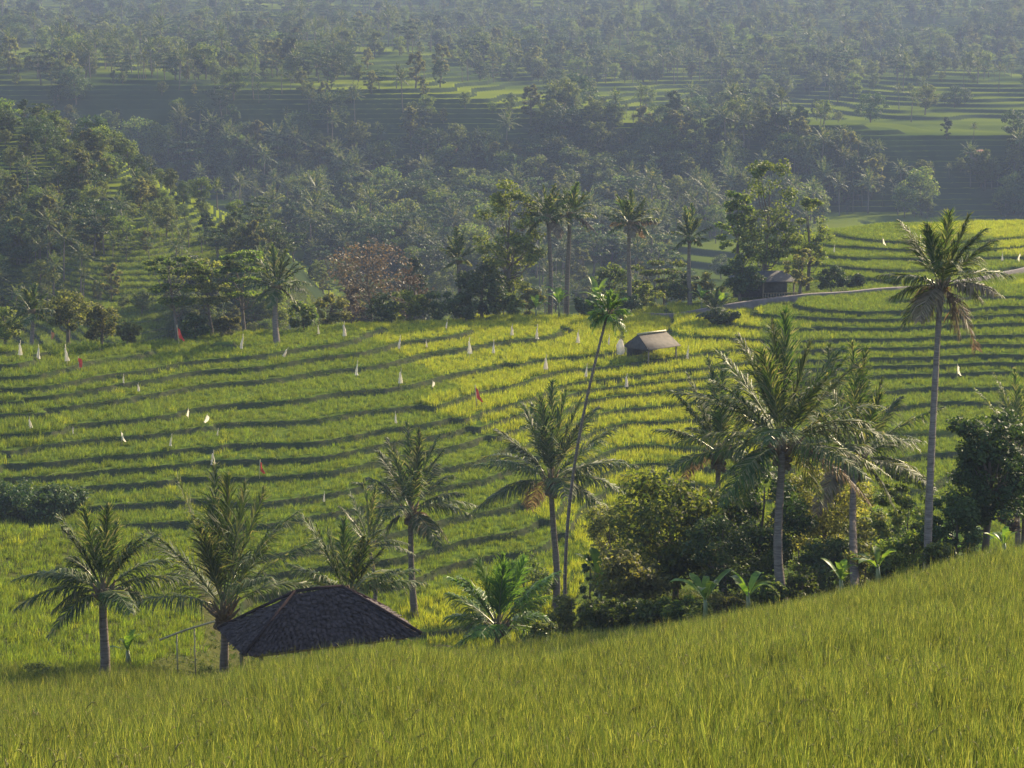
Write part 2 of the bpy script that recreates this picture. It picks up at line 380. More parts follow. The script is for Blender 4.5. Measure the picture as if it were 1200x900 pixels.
def palm(name, label, crown, base_px, d, tips, nfill, flen, trunk_r, seed, bend=0, leaf=.62, nl=60, width=.05, upright=.5, low=-45, dry=0, group='coconut palms around the pavilion', cat='palm tree', pal=None, ld=1.15, bd=None, dead=()):
    """crown = photo pixel of the crown; tips = photo pixels where the main fronds end; the fronds get real depth"""
    g = np.random.default_rng(seed); pal = pal or PALM
    b = ground(base_px, bd or d); C = un(crown[0], crown[1], d) - np.array(b)
    root = thing(name, label, cat, b, group)
    m = MB(); k = 14; u = np.linspace(0, 1, k)
    pts = np.stack((C[0]*u + bend*np.sin(u*math.pi), C[1]*u, -.5 + (C[2] + .5)*u), 1)
    pts[:, 0] += np.sin(u*math.pi)*g.normal(0, .13); pts[:, 0] += np.sin(u*6.283)*g.normal(0, .04)
    if bend: pts[:, 0] = C[0]*u**1.6 + bend*np.sin(u*math.pi)
    rad = trunk_r*(1.0 - .38*u) + trunk_r*.55*np.exp(-u*C[2]/.35) ; rad *= 1 + .05*np.cos(np.arange(k)*2.2)
    m.tube(pts, rad, 9, 0); link('trunk', m.mesh('trunk', BARKP, True, seed), root)
    cm = MB(); sz = flen*.07 + .06
    for q in range(12):                       # sheathing leaf bases and the unopened spear
        a = q*2.4; e = g.uniform(.25, 1.0)
        dr = np.array((math.cos(a)*math.cos(e), math.sin(a)*math.cos(e), math.sin(e)))
        s0 = C + np.array((0, 0, -sz*1.3)); cm.tube([s0, s0 + dr*sz*1.2 + np.array((0, 0, .3*sz)), s0 + dr*sz*2.2 + np.array((0, 0, sz*.9))], [trunk_r*.62, trunk_r*.36, .03], 6, 0)
    cm.tube([C - (0, 0, sz*1.6), C, C + (0, 0, sz*1.6)], [trunk_r*.7, trunk_r*.75, trunk_r*.3], 8, 0)
    co = link('crown', cm.mesh('crown', FIBRE, True, seed), root)
    if flen > 3.8 and seed < 40:
        nm_ = MB()
        for q in range(11):
            a = q*2.4; c_ = C + np.array((math.cos(a)*.26, math.sin(a)*.26, -sz*1.5 - .13*(q % 3)))
            nm_.tube([c_ + (0, 0, .12), c_ + (0, 0, .07), c_, c_ - (0, 0, .08), c_ - (0, 0, .12)], [.02, .085, .11, .075, .01], 7, 0)
        link('coconut_bunch', nm_.mesh('coconut_bunch', FIBRE, True, seed), root)
    def fr(P2, arch, mat, dr, sd):
        P0 = C + norm(np.asarray(P2) - C)*sz*.6
        link('frond', frond(P0, P2, arch, leaf*1.65*flen/4.4, nl, width*.92*(.8 + .05*flen), sd, dr).mesh('frond', [mat, PSTEM if mat is not DRY else DRY], False, sd), co)
    for i, tp in enumerate(tips):
        dd = tp[2] if len(tp) > 2 else g.uniform(-.35, .35)
        off = un(tp[0], tp[1], d) - un(crown[0], crown[1], d); l = np.linalg.norm(off)
        off = off + np.array((0, dd*max(l, flen*.6), 0))
        up = off[2]/max(l, .1)
        fr(C + off, .10 + .16*(1 - max(up, 0)) + (.1 if up < -.3 else 0), DRY if i in dead else pal, ld*g.uniform(.7, 1.4), seed*50 + i)
    nfill = max(4, int(nfill*.9))
    for i in range(nfill):
        a = i*2.39996 + seed; f = (i + .5)/nfill
        el = R(66 - 104*f + upright*14*(f < .8)) ; el = max(min(el, R(84)), R(low))
        l = flen*g.uniform(.82, 1.05)
        v = np.array((math.cos(a)*math.cos(el), math.sin(a)*math.cos(el), math.sin(el)))*l*.92
        isdry = i >= nfill - dry
        fr(C + v, .08 + .2*f, DRY if isdry else pal, ld*g.uniform(.6, 1.3) + f*.3, seed*50 + 300 + i)
    return root

def leaves(mb, pos, nrm, size, g, mat, asp=.5):
    n = len(pos)
    a = norm(np.cross(nrm, norm(g.normal(0, 1, (n, 3))))); b = np.cross(nrm, a)
    l = size*g.uniform(.6, 1.35, n)[:, None]
    v = np.stack((pos - a*l*.5, pos + b*l*asp*.5 + nrm*l*.06, pos + a*l*.5 - nrm*l*.12, pos - b*l*asp*.5 + nrm*l*.06), 1).reshape(-1, 3)
    mb.add(v, np.arange(4*n).reshape(-1, 4), None, mat)
def tree_parts(seed, H, W, base=.35, nclump=40, per=110, leaf=.3, style='round', tr=.16, asp=.55):
    """trunk with limbs, and a crown of leaf clumps with gaps between them"""
    g = np.random.default_rng(seed); tk = MB(); cr = MB()
    zb = H*base
    cs = []
    for i in range(nclump):
        for _ in range(30):
            p = g.uniform(-1, 1, 3)
            r = np.linalg.norm(p)
            if .35 < r < 1: break
        if style == 'flat':
            lay = g.integers(0, 4)/3.0; rr = math.sqrt(g.random())*(.55 + .45*lay) ; a = g.uniform(0, 6.283)
            c = np.array((math.cos(a)*rr*W/2, math.sin(a)*rr*W/2, zb + (H - zb)*(.25 + .7*lay - .18*rr*rr))); fl = .28; rc = W*.11
        elif style == 'cone':
            f = g.random()**1.4; rr = (1 - f)**.8*math.sqrt(g.uniform(.2, 1)); a = g.uniform(0, 6.283)
            c = np.array((math.cos(a)*rr*W/2, math.sin(a)*rr*W/2, zb + (H - zb)*f)); fl = .45; rc = W*.13
        elif style == 'tall':
            f = g.random(); prof = .45 + .55*math.sin(min(1, f*1.1)*math.pi)**.8; rr = prof*math.sqrt(g.uniform(.05, 1)); a = g.uniform(0, 6.283)
            c = np.array((math.cos(a)*rr*W/2, math.sin(a)*rr*W/2, zb + (H - zb)*f*.95)); fl = .6; rc = W*.12
        else:
            lob = 1 + .22*math.sin(3*math.atan2(p[1], p[0]) + seed) 
            c = np.array((p[0]*W/2*lob*.86, p[1]*W/2*lob*.86, (zb + H)/2 + p[2]*(H - zb)/2*.88)); fl = .7; rc = W*.13
        cs.append(c)
        n = int(per*g.uniform(.5, 1.4)); q = g.normal(0, 1, (n, 3)); q = norm(q)*(g.random(n)**.45)[:, None]
        pos = c + q*np.array((rc, rc, rc*fl))*g.uniform(.75, 1.35)
        nr = norm(q*.6 + np.array((0, 0, .55)) + g.normal(0, .55, (n, 3)))
        leaves(cr, pos, nr, leaf, g, 0, asp)
    n = 7; u = np.linspace(0, 1, n); top = H*(.8 if style != 'flat' else .72)
    wob = np.stack((np.sin(u*4 + seed)*W*.03, np.cos(u*3.3 + seed)*W*.03, u*top), 1); wob[0, :2] *= .2; wob[0, 2] = -.4
    tk.tube(wob, tr*(1.15 - .95*u), 7, 0)
    for c in cs[:max(6, nclump//3)]:
        f = np.clip((c[2]*.62)/top, .12, .95); s = np.array([np.interp(f, u, wob[:, k]) for k in range(3)])
        md = (s + c)/2 + np.array((0, 0, -.05*H)); tk.tube([s, md, c], [tr*.42*(1.1 - f), tr*.24, tr*.08], 5, 0)
    return tk, cr
def tree(name, label, cat, px, d, H, W, lm, seed, group=None, sink=0, dx=0, parts=('trunk', 'crown'), bm=None, **kw):
    root = thing(name, label, cat, ground(px, d), group)
    tk, cr = tree_parts(seed, H, W, **kw)
    link(parts[0], tk.mesh(parts[0], bm or BARK, True, seed), root)
    link(parts[1], cr.mesh(parts[1], lm, False, seed), root)
    return root
def banana_mb(seed, H, n=7):
    g = np.random.default_rng(seed); st = MB(); lf = []
    st.tube([(0, 0, -.2), (.02, 0, H*.25), (0, .03, H*.5)], [.11, .09, .05], 7, 0)
    for i in range(n):
        a = i*2.4 + seed; el = R(g.uniform(35, 84)); L = H*g.uniform(.5, .75); w0 = L*g.uniform(.10, .15)
        m = MB(); k = 9; t = np.linspace(0, 1, k)
        P0 = np.array((0, 0, H*.42)); dr = np.array((math.cos(a)*math.cos(el), math.sin(a)*math.cos(el), math.sin(el)))
        P1 = P0 + dr*L*.7; P2 = P0 + dr*L + np.array((math.cos(a)*.25*L, math.sin(a)*.25*L, -L*g.uniform(.1, .5)))
        mid = ((1-t)**2)[:, None]*P0 + (2*t*(1-t))[:, None]*P1 + (t*t)[:, None]*P2
        tg = norm(np.gradient(mid, axis=0)); sd = norm(np.cross(tg, np.array((0, 0, 1.)) - dr*.3)); up = np.cross(sd, tg)
        wv = w0*np.sin(np.clip(t*1.02 - .1, 0.02, 1)*math.pi)**.6*g.uniform(.75, 1.1, k)
        wv[0] = .02; wv[-1] = .02
        v = np.concatenate((mid, mid + sd*wv[:, None] + up*(wv*.35)[:, None], mid - sd*wv[:, None] + up*(wv*.35)[:, None]))
        q = []
        for j in range(k-1): q += [(j, j+1, k+j+1, k+j), (j+1, j, 2*k+j, 2*k+j+1)]
        m.add(v, q); lf.append(m)
    return st, lf
def banana(label, px, d, H, seed, n=7, name='banana_plant'):
    root = thing(name, label, 'banana plant', ground(px, d), 'banana plants among the trees')
    st, lf = banana_mb(seed, H, n)
    link('stem', st.mesh('stem', PSTEM, True), root)
    for i, m in enumerate(lf): link('leaf', m.mesh('leaf', BANANA, False, seed*9 + i), root)
    return root

# ------------------------------------------------------------------ rice and grass (uncountable: instanced on points)
def tuft_mesh(name, seed, n, H, spread, width, mat, curl=.35, seg=3, ears=0):
    g = np.random.default_rng(seed); m = MB()
    for i in range(n):
        a = g.uniform(0, 6.283); r = spread*math.sqrt(g.random()); b = np.array((math.cos(a)*r, math.sin(a)*r, -.04))
        o = a + g.normal(0, .8); h = H*g.uniform(.6, 1.15); c = curl*g.uniform(.2, 1.3)
        ys = np.linspace(0, 1, seg + 1)
        ctr = b + np.stack((np.cos(o)*c*h*ys**2.2, np.sin(o)*c*h*ys**2.2, h*(ys - .22*c*ys**3)), 1)
        fa = g.uniform(0, 6.283); sd = np.array((math.cos(fa), math.sin(fa), 0))
        wv = width*np.interp(ys, [0, .35, 1], [.6, 1, .08])
        v = np.concatenate((ctr - sd*wv[:, None]/2, ctr + sd*wv[:, None]/2)); k = seg + 1
        m.add(v, [(j, k+j, k+j+1, j+1) for j in range(seg)])
    for i in range(ears):      # drooping seed heads
        a = g.uniform(0, 6.283); b = np.array((math.cos(a)*spread*.6, math.sin(a)*spread*.6, H*g.uniform(.75, 1.0))); o = g.uniform(0, 6.283)
        k = np.linspace(0, 1, 5); c = b + np.stack((np.cos(o)*.13*k, np.sin(o)*.13*k, .10*k - .19*k*k), 1)
        m.tube(c, np.array((.002, .005, .006, .005, .002)), 4, 1, False)
    return m.mesh(name, mat, False, seed)
def scatter(name, pts, rot, scl, kind, meshes, label=None):
    me = bpy.data.meshes.new(name + '_points'); me.vertices.add(len(pts)); me.vertices.foreach_set('co', np.asarray(pts, np.float32).ravel())
    me.attributes.new('rot', 'FLOAT_VECTOR', 'POINT').data.foreach_set('vector', np.asarray(rot, np.float32).ravel())
    me.attributes.new('scl', 'FLOAT_VECTOR', 'POINT').data.foreach_set('vector', np.asarray(scl, np.float32).ravel())
    me.attributes.new('pick', 'INT', 'POINT').data.foreach_set('value', np.asarray(kind, np.int32))
    o = link(name, me); o['kind'] = 'stuff'
    ng = bpy.data.node_groups.new(name, 'GeometryNodeTree')
    ng.interface.new_socket('Geometry', in_out='INPUT', socket_type='NodeSocketGeometry'); ng.interface.new_socket('Geometry', in_out='OUTPUT', socket_type='NodeSocketGeometry')
    N = ng.nodes; Lk = ng.links.new
    gi = N.new('NodeGroupInput'); go = N.new('NodeGroupOutput'); ip = N.new('GeometryNodeInstanceOnPoints'); jn = N.new('GeometryNodeGeometryToInstance')
    for q in reversed(meshes):
        ob = bpy.data.objects.new('tuft', q); oi = N.new('GeometryNodeObjectInfo'); oi.inputs['Object'].default_value = ob; oi.inputs['As Instance'].default_value = False
        Lk(oi.outputs['Geometry'], jn.inputs[0]) if len(meshes) == 1 else None
        if len(meshes) > 1:
            g2 = N.new('GeometryNodeGeometryToInstance'); Lk(oi.outputs['Geometry'], g2.inputs[0])
            if 'join' not in locals() or join is None: join = N.new('GeometryNodeJoinGeometry')
            Lk(g2.outputs[0], join.inputs[0])
    src = jn.outputs[0] if len(meshes) == 1 else join.outputs[0]
    def na(nm, ty):
        a = N.new('GeometryNodeInputNamedAttribute'); a.data_type = ty; a.inputs['Name'].default_value = nm; return a.outputs[0]
    Lk(gi.outputs[0], ip.inputs['Points']); Lk(src, ip.inputs['Instance']); ip.inputs['Pick Instance'].default_value = True
    Lk(na('pick', 'INT'), ip.inputs['Instance Index']); Lk(na('rot', 'FLOAT_VECTOR'), ip.inputs['Rotation']); Lk(na('scl', 'FLOAT_VECTOR'), ip.inputs['Scale'])
    Lk(ip.outputs[0], go.inputs[0])
    md = o.modifiers.new('scatter', 'NODES'); md.node_group = ng
    return o
def slope_at(X, Y, e=.25):
    gx = (zf(X + e, Y) - zf(X - e, Y))/(2*e); gy = (zf(X, Y + e) - zf(X, Y - e))/(2*e)
    return np.hypot(gx, gy)
def polar_points(d0, d1, dens, smax=.285):
    n = int(smax*(d1*d1 - d0*d0)*dens)
    d = np.sqrt(NP.uniform(d0*d0, d1*d1, n)); s = NP.uniform(-smax, smax, n); return s*d, d

near_t = [tuft_mesh('rice_tuft', 10 + i, 14, .58, .12, .0125, [RICE_N, EAR], .2, 3, 1 if i > 3 else 0) for i in range(5)]
X, Y = polar_points(14, 62.5, 29, .40)
keep = ~((Y > 57.5) & (np.abs(X/Y*FPX*.985 + 600 - 372) < 150))
keep &= NP.random(len(X)) < .55 + .75*(.5 + .5*np.sin(X*1.1 + 2.2*np.sin(Y*.7))*np.sin(Y*.9 + 1.5*np.sin(X*.6)))
X, Y = X[keep], Y[keep]; Zz = zf(X, Y)
patch = .5 + .5*np.sin(X*.4 + 2*np.sin(Y*.23))*np.sin(Y*.31 + 1.7)
h = (NP.uniform(.62, 1.12, len(X)) + .3*(NP.random(len(X)) > .9))*(.82 + .3*patch)
rot = np.stack((NP.normal(0, .08, len(X)), NP.normal(0, .08, len(X)), NP.uniform(0, 6.28, len(X))), 1)
scatter('rice_plants', np.stack((X, Y, Zz), 1), rot, np.stack((h*.9 + .1, h*.9 + .1, h), 1), NP.integers(0, 5, len(X)), near_t)

mid_t = [tuft_mesh('terrace_rice_tuft', 40 + i, 20, .40, .26, .032, RICE_M, .25, 2) for i in range(3)] + [tuft_mesh('yellow_sun_tint_rice_tuft', 50 + i, 20, .46, .26, .032, RICE_Y, .25, 2) for i in range(3)]
bank_t = [tuft_mesh('bank_grass_tuft', 60 + i, 14, .15, .2, .035, BANKG, .9, 2) for i in range(3)]
X, Y = polar_points(60, 285, 7.5, .36)
s_ = slope_at(X, Y); pxx = X/Y*FPX*.985 + 600
nogo = ((Y > 60) & (Y < 70) & (np.abs(pxx - 372) < 150)) | ((Y > 199) & (Y < 230) & (pxx < 870) & (pxx > 280)) | ((Y > 196) & (Y < 212) & (pxx > 800) & (pxx < 990)) | ((Y > 64) & (Y < 112) & (pxx > 680))
fld = (s_ < .22) & ~nogo
Xf, Yf = X[fld], Y[fld]; n = len(Xf); pv_, pk = parcel(Xf, Yf); h = NP.uniform(.8, 1.2, n)*(.75 + .5*pv_)
scatter('terrace_rice', np.stack((Xf, Yf, zf(Xf, Yf)), 1), np.stack((NP.normal(0, .12, n), NP.normal(0, .12, n), NP.uniform(0, 6.28, n)), 1), np.stack((h, h, h), 1), NP.integers(0, 3, n) + 3*(((Yf > 138 + 6*pv_) & (Yf < 200) & (Xf/Yf*FPX*.985 + 600 > 405 + (174 - Yf)*6.5) & (Xf/Yf*FPX*.985 + 600 < 890)) | (np.modf(pv_*7.7)[0] > .72)), mid_t)  # yellow tufts paint the sunlit block by position, plus some random plots
bk = (s_ >= .22) | nogo
Xf, Yf = X[bk], Y[bk]; n = len(Xf); h = NP.uniform(.6, 1.3, n)
scatter('bank_grass', np.stack((Xf, Yf, zf(Xf, Yf)), 1), np.stack((NP.normal(0, .2, n), NP.normal(0, .2, n), NP.uniform(0, 6.28, n)), 1), np.stack((h, h, h), 1), NP.integers(0, 3, n), bank_t)

exec_after = []
# ------------------------------------------------------------------ the palms near the pavilion
palm('coconut_palm', 'short coconut palm with low crown standing alone left of the dark roofed pavilion', (121, 692), 120, 60,
     [(72,602),(103,590),(131,588),(152,640),(185,625),(222,690),(12,682),(22,708),(165,700),(82,655),(60,720)], 12, 2.7, .17, 1, upright=.7, leaf=.8)
palm('coconut_palm', 'leafy young coconut palm with upright fronds at the left end of the pavilion roof', (262, 712), 262, 65.5,
     [(210,560),(244,556),(268,556),(290,562),(306,580),(350,596),(372,632),(180,615),(232,600)], 11, 3.9, .17, 2, upright=1, low=12, leaf=.8)
palm('coconut_palm', 'low coconut palm fanning its fronds out behind the pavilion ridge', (408, 700), 408, 68,
     [(348,604),(372,612),(402,612),(428,622),(450,640),(500,690),(336,660),(470,660)], 9, 2.9, .16, 3, upright=1, low=10, leaf=.8)
palm('coconut_palm', 'slim coconut palm with drooping crown between the pavilion and the tallest middle palms', (481, 598), 487, 105,
     [(452,520),(475,502),(492,500),(515,512),(530,560),(553,605),(430,560),(420,600),(440,640),(525,640)], 15, 4.2, .2, 4, width=.078, leaf=.7, dry=1)
palm('coconut_palm', 'trunkless young palm with a bright fan of fronds at the edge of the near rice', (584, 735), 584, 69,
     [(525,700),(540,675),(560,662),(590,652),(615,660),(642,680),(655,665),(522,728),(640,725)], 9, 2.9, .13, 5, upright=1, leaf=.9, pal=PALMB)
palm('coconut_palm', 'middle coconut palm with silvery right fronds and the leaning areca stem beside it', (646, 562), 650, 106,
     [(612,478),(632,458),(648,452),(664,460),(690,480),(722,505),(745,540),(735,575),(556,546),(570,585),(600,520),(700,600)], 17, 5.1, .21, 6, width=.078, leaf=.7, dry=1)
palm('areca_palm', 'very slender tall palm with curved stem and small bright crown in front of the hut', (712, 368), 664, 84,
     [(688,352),(702,345),(716,342),(732,350),(740,368),(734,388),(690,372),(694,390),(722,392)], 12, 1.05, .085, 7, bend=-.35, leaf=1.35, nl=26, width=.07, pal=PALMB, group=None, upright=.2)
palm('coconut_palm', 'largest coconut palm with pale trunk rising from the crest of the near rice', (917, 520), 922, 73,
     [(868,398),(884,408),(905,376),(926,370),(948,400),(985,412),(1003,424),(780,462),(800,545),(830,440),(1012,490),(1078,527),(964,592),(840,580),(868,600),(1040,555)], 18, 4.8, .19, 8, width=.058, leaf=.68, dry=1, bd=70)
palm('coconut_palm', 'brown trunked coconut palm just right of the largest palm', (1002, 538), 1004, 79,
     [(978,412),(995,398),(1012,404),(1032,440),(1062,470),(1086,520),(1090,565),(945,480),(940,530),(1050,600),(960,590)], 14, 4.2, .17, 9, width=.058, leaf=.68, dry=1, bd=71)
palm('coconut_palm', 'tallest slender coconut palm at right with dead fronds hanging below its crown', (1103, 335), 1088, 74,
     [(1058,262),(1082,262),(1108,247),(1132,252),(1152,268),(1166,282),(1183,322),(1150,352),(1036,326),(1046,352),(1056,382),(1140,408),(1124,395),(1086,375),(1172,345)], 10, 2.5, .15, 10, bend=.15, dry=3, bd=68, ld=1.0, dead=(11, 12), leaf=1.15)
palm('coconut_palm', 'coconut palm half hidden by the bush left of the largest palm', (842, 530), 846, 88,
     [(792,458),(806,440),(832,424),(856,420),(878,440),(888,470),(782,500),(796,560),(880,560)], 15, 3.9, .16, 11, width=.066, dry=1)
palm('coconut_palm', 'coconut palm showing only its upper fronds behind the dark round tree at the right edge', (1192, 520), 1194, 92,
     [(1142,455),(1165,438),(1185,430),(1210,440),(1230,470),(1135,490)], 9, 3.4, .16, 12)
palm('coconut_palm', 'small palm behind the left palms, leaning over the lower terraces', (432, 640), 432, 92,
     [(405,575),(425,560),(440,570),(465,590),(395,610),(480,640)], 8, 2.4, .12, 13)

# ------------------------------------------------------------------ near bushes and small trees
B = dict(parts=('stem', 'foliage'))
tree('bush', 'broad rounded bush with sunlit top between the middle palm and the largest palm', 'bush', 790, 79, 5.6, 6.4, L_MID, 21, base=.05, nclump=52, per=230, leaf=.22, tr=.12, **B)
tree('bush', 'lower spreading bush in front of the big rounded bush, at the near rice edge', 'bush', 738, 74, 2.6, 3.6, L_OLV, 22, base=.03, nclump=26, per=170, leaf=.19, tr=.08, **B)
tree('bush', 'shadowy dense bush directly behind the pale trunk of the largest palm', 'bush', 890, 80, 5.6, 4.4, L_DARK, 23, base=.05, nclump=44, per=190, leaf=.2, tr=.1, **B)
tree('small_tree', 'sparse olive tree between the largest palm and its brown trunked neighbour', 'tree', 962, 82, 6.8, 4.6, L_OLV, 24, base=.25, nclump=46, per=130, leaf=.16, tr=.1)
tree('small_tree', 'dark round crowned tree at the right edge above the crest of the near rice', 'tree', 1154, 73, 5.7, 3.9, L_DARK, 25, base=.06, nclump=90, per=210, leaf=.17, tr=.13)
tree('bush', 'orange tinged bush behind the right side of the dark round tree', 'bush', 1196, 76, 5.6, 2.4, L_BRN, 26, base=.1, nclump=34, per=120, leaf=.15, tr=.08, **B)
tree('shrub', 'compact green shrub left of the middle palm trunk', 'shrub', 615, 106, 3.8, 3.0, L_MID, 27, base=.03, nclump=30, per=120, leaf=.16, tr=.07, **B)
tree('small_tree', 'little narrow dark tree just right of the middle palm trunk', 'tree', 692, 80, 3.2, 1.1, L_DARK, 28, base=.3, nclump=22, per=100, leaf=.13, tr=.05, style='tall')
tree('bush', 'low leafy bush at the foot of the tallest slender palm', 'bush', 1070, 72, 1.9, 2.6, L_MID, 29, base=.02, nclump=34, per=130, leaf=.14, tr=.06, **B)
tree('bush', 'yellow green thicket between the brown trunked palm and the tallest palm', 'bush', 1058, 84, 6.6, 3.2, L_YEL, 30, base=.1, nclump=50, per=110, leaf=.2, tr=.06, style='tall', **B)
tree('bush', 'dark shrub below the dark round tree, right of the tallest palm', 'bush', 1118, 71, 2.6, 2.4, L_DARK, 31, base=.03, nclump=34, per=140, leaf=.14, tr=.06, **B)
tree('bush', 'dark undergrowth bush right of the largest palm trunk', 'bush', 968, 75, 2.6, 3.0, L_DARK, 32, base=.03, nclump=36, per=130, leaf=.15, tr=.06, **B)
tree('bush', 'dark bush left of the largest palm trunk, behind the banana leaves', 'bush', 848, 75, 3.6, 3.6, L_DARK, 33, base=.03, nclump=48, per=140, leaf=.15, tr=.06, **B)
tree('shrub', 'small bright shrub beside the trunkless young palm', 'shrub', 635, 67, .9, 1.3, L_YEL, 34, base=.02, nclump=18, per=80, leaf=.13, tr=.04, **B)
tree('shrub', 'dark green shrub at the right end of the pavilion roof', 'shrub', 522, 66, 1.0, 1.5, L_DARK, 35, base=.02, nclump=20, per=90, leaf=.13, tr=.04, **B)
tree('shrub', 'leafy shrub at the base of the middle palm trunk', 'shrub', 668, 74, 1.8, 2.0, L_OLV, 36, base=.03, nclump=26, per=110, leaf=.14, tr=.05, **B)
tree('shrub', 'tangled shrub under the brown trunked palm', 'shrub', 1012, 73, 1.6, 1.9, L_OLV, 37, base=.02, nclump=24, per=100, leaf=.13, tr=.05, **B)
tree('shrub', 'low weedy shrub on the rice crest left of the short palm', 'shrub', 52, 60, .7, 1.5, L_OLV, 38, base=.02, nclump=16, per=80, leaf=.1, tr=.03, **B)
tree('bush', 'thin leafed bush in the gap between middle palm and broad bush', 'bush', 716, 90, 4.6, 3.2, L_OLV, 39, base=.15, nclump=44, per=110, leaf=.16, tr=.06, **B)
tree('small_tree', 'hazy green small tree behind the crown of the brown trunked palm', 'tree', 1036, 100, 5.5, 4.0, L_MID, 40, base=.2, nclump=44, per=110, leaf=.18, tr=.09)
for q_, (px, d, H, W_, lm, lab) in enumerate([
    (715, 71, 1.5, 2.2, L_MID, 'low shrub at the left foot of the broad rounded bush'), (760, 70, 1.3, 2.4, L_YEL, 'low yellowish shrub below the middle of the broad rounded bush'), (800, 69, 1.3, 2.0, L_MID, 'low green shrub left of the banana plant with the pale stem'),
    (852, 68, 1.2, 1.8, L_OLV, 'low shrub between the two banana plants left of the largest palm'), (905, 70, 1.7, 1.8, L_MID, 'green shrub touching the left side of the largest palm trunk'), (940, 71, 1.6, 1.8, L_YEL, 'yellowish shrub just right of the largest palm trunk'),
    (1040, 69, 1.4, 1.9, L_MID, 'green shrub between the brown trunked palm and the tallest palm'), (1102, 68, 1.1, 1.6, L_YEL, 'yellow green shrub at the right foot of the tallest palm'), (870, 92, 6.4, 4.2, L_MID, 'tall green bush behind the left fronds of the largest palm'),
    (935, 90, 6.8, 3.8, L_YEL, 'tall yellow green bush behind the trunk of the largest palm'), (1000, 92, 6.6, 3.6, L_OLV, 'tall olive bush behind the trunk of the brown trunked palm')]):
    tree('shrub', lab, 'shrub', px, d, H*(.72 if H < 3 else 1), W_*.9, lm, 200 + q_, parts=('stem', 'foliage'), base=.03, nclump=26 if H < 3 else 44, per=120, leaf=.14 if H < 3 else .18, tr=.05)
for q_, (px, d, H, W_, lab) in enumerate([(8, 119, 2.0, 4.4, 'dark low thicket added for the shade of the bank at the far left edge below the terraces'), (44, 120, 1.9, 4.2, 'dark low thicket added for the bank shade left of centre of the dark bank'), (78, 121, 1.4, 3.4, 'dark low thicket added for the shade at the right tip of the dark left bank')]):
    tree('thicket', lab, 'bush', px, d, H, W_, L_DARK, 180 + q_, 'dark thickets added for the shade on the left bank', base=.02, nclump=36, per=110, leaf=.2, tr=.06, **B)  # dark foliage added to stand for the shade on the left bank
for lab, px, d, H, sd, n in [
    ('banana plant with bright upright leaf left of the largest palm trunk', 876, 66, 2.0, 1, 6), ('banana plant with a pale leaning stem in front of the broad bush', 826, 67, 2.1, 2, 6),
    ('banana plant with yellow leaves beside the brown trunked palm', 1028, 66, 1.6, 3, 6), ('low banana plant left of the brown trunked palm', 985, 66, 1.4, 4, 6),
    ('tiny bright banana plant on the crest below the dark round tree', 1176, 63.5, 1.1, 5, 5), ('banana plant beside the small dark narrow tree', 703, 78, 2.6, 6, 7),
    ('banana clump behind the tallest palm, lit yellow', 1083, 88, 4.4, 7, 8), ('banana plant below the fronds of the tallest palm, left of the dark round tree', 1128, 96, 4.4, 8, 7),
    ('small banana plant left of the bamboo rail near the pavilion', 150, 64, 1.3, 9, 5)]:
    banana(lab, px, d, H, sd, n)

# ------------------------------------------------------------------ trees along the top of the terraces
palm('coconut_palm', 'backlit coconut palm at the top left of the terraces, beside the flat topped trees', (324, 336), 325, 166, [(284,330),(300,305),(318,290),(336,292),(352,308),(364,335),(350,362),(296,360)], 14, 3.0, .28, 41, leaf=.95, nl=26, width=.15, group='palms along the top of the terraces', bd=164)
palm('coconut_palm', 'small coconut palm at the left edge among feathery trees above the terraces', (37, 366), 37, 160, [(8,350),(26,338),(40,334),(54,345),(62,366),(12,380)], 12, 2.3, .2, 42, leaf=.95, nl=24, width=.15, group='palms along the top of the terraces', bd=159)
palm('coconut_palm', 'coconut palm with narrow upright crown right of the brown tree', (537, 305), 540, 188, [(516,292),(524,275),(534,267),(545,268),(550,290)], 9, 2.2, .24, 43, upright=1, leaf=1.0, nl=24, width=.165, group='palms along the top of the terraces')
palm('coconut_palm', 'left palm of the close pair behind the sunlit terraces', (642, 256), 644, 190, [(606,250),(622,232),(636,218),(650,216),(662,234),(668,262),(616,280)], 13, 3.1, .25, 44, leaf=1.0, nl=24, width=.165, group='palms along the top of the terraces', dry=2)
palm('coconut_palm', 'right palm of the close pair behind the sunlit terraces', (668, 252), 664, 193, [(690,232),(700,255),(694,280),(676,214),(660,220),(640,262)], 13, 3.1, .27, 45, leaf=1.0, nl=24, width=.165, group='palms along the top of the terraces', dry=2)
palm('coconut_palm', 'coconut palm with yellowing fronds above the hut', (738, 262), 738, 196, [(706,250),(722,228),(740,222),(756,232),(772,244),(774,258),(712,275),(764,278)], 13, 3.0, .25, 46, leaf=1.0, nl=24, width=.165, group='palms along the top of the terraces', dry=4)
palm('coconut_palm', 'upright coconut palm left of the tall feathery trees by the road', (808, 280), 809, 198, [(794,258),(802,242),(812,240),(822,256),(830,282),(792,290)], 11, 2.5, .24, 47, leaf=1.0, nl=24, width=.165, group='palms along the top of the terraces', upright=1)
palm('coconut_palm', 'stubby palm on the low mound right of the hut', (838, 366), 838, 186, [(822,350),(832,340),(842,338),(852,350),(820,372)], 8, 2.0, .2, 48, leaf=1.0, nl=22, width=.165, group='palms along the top of the terraces')
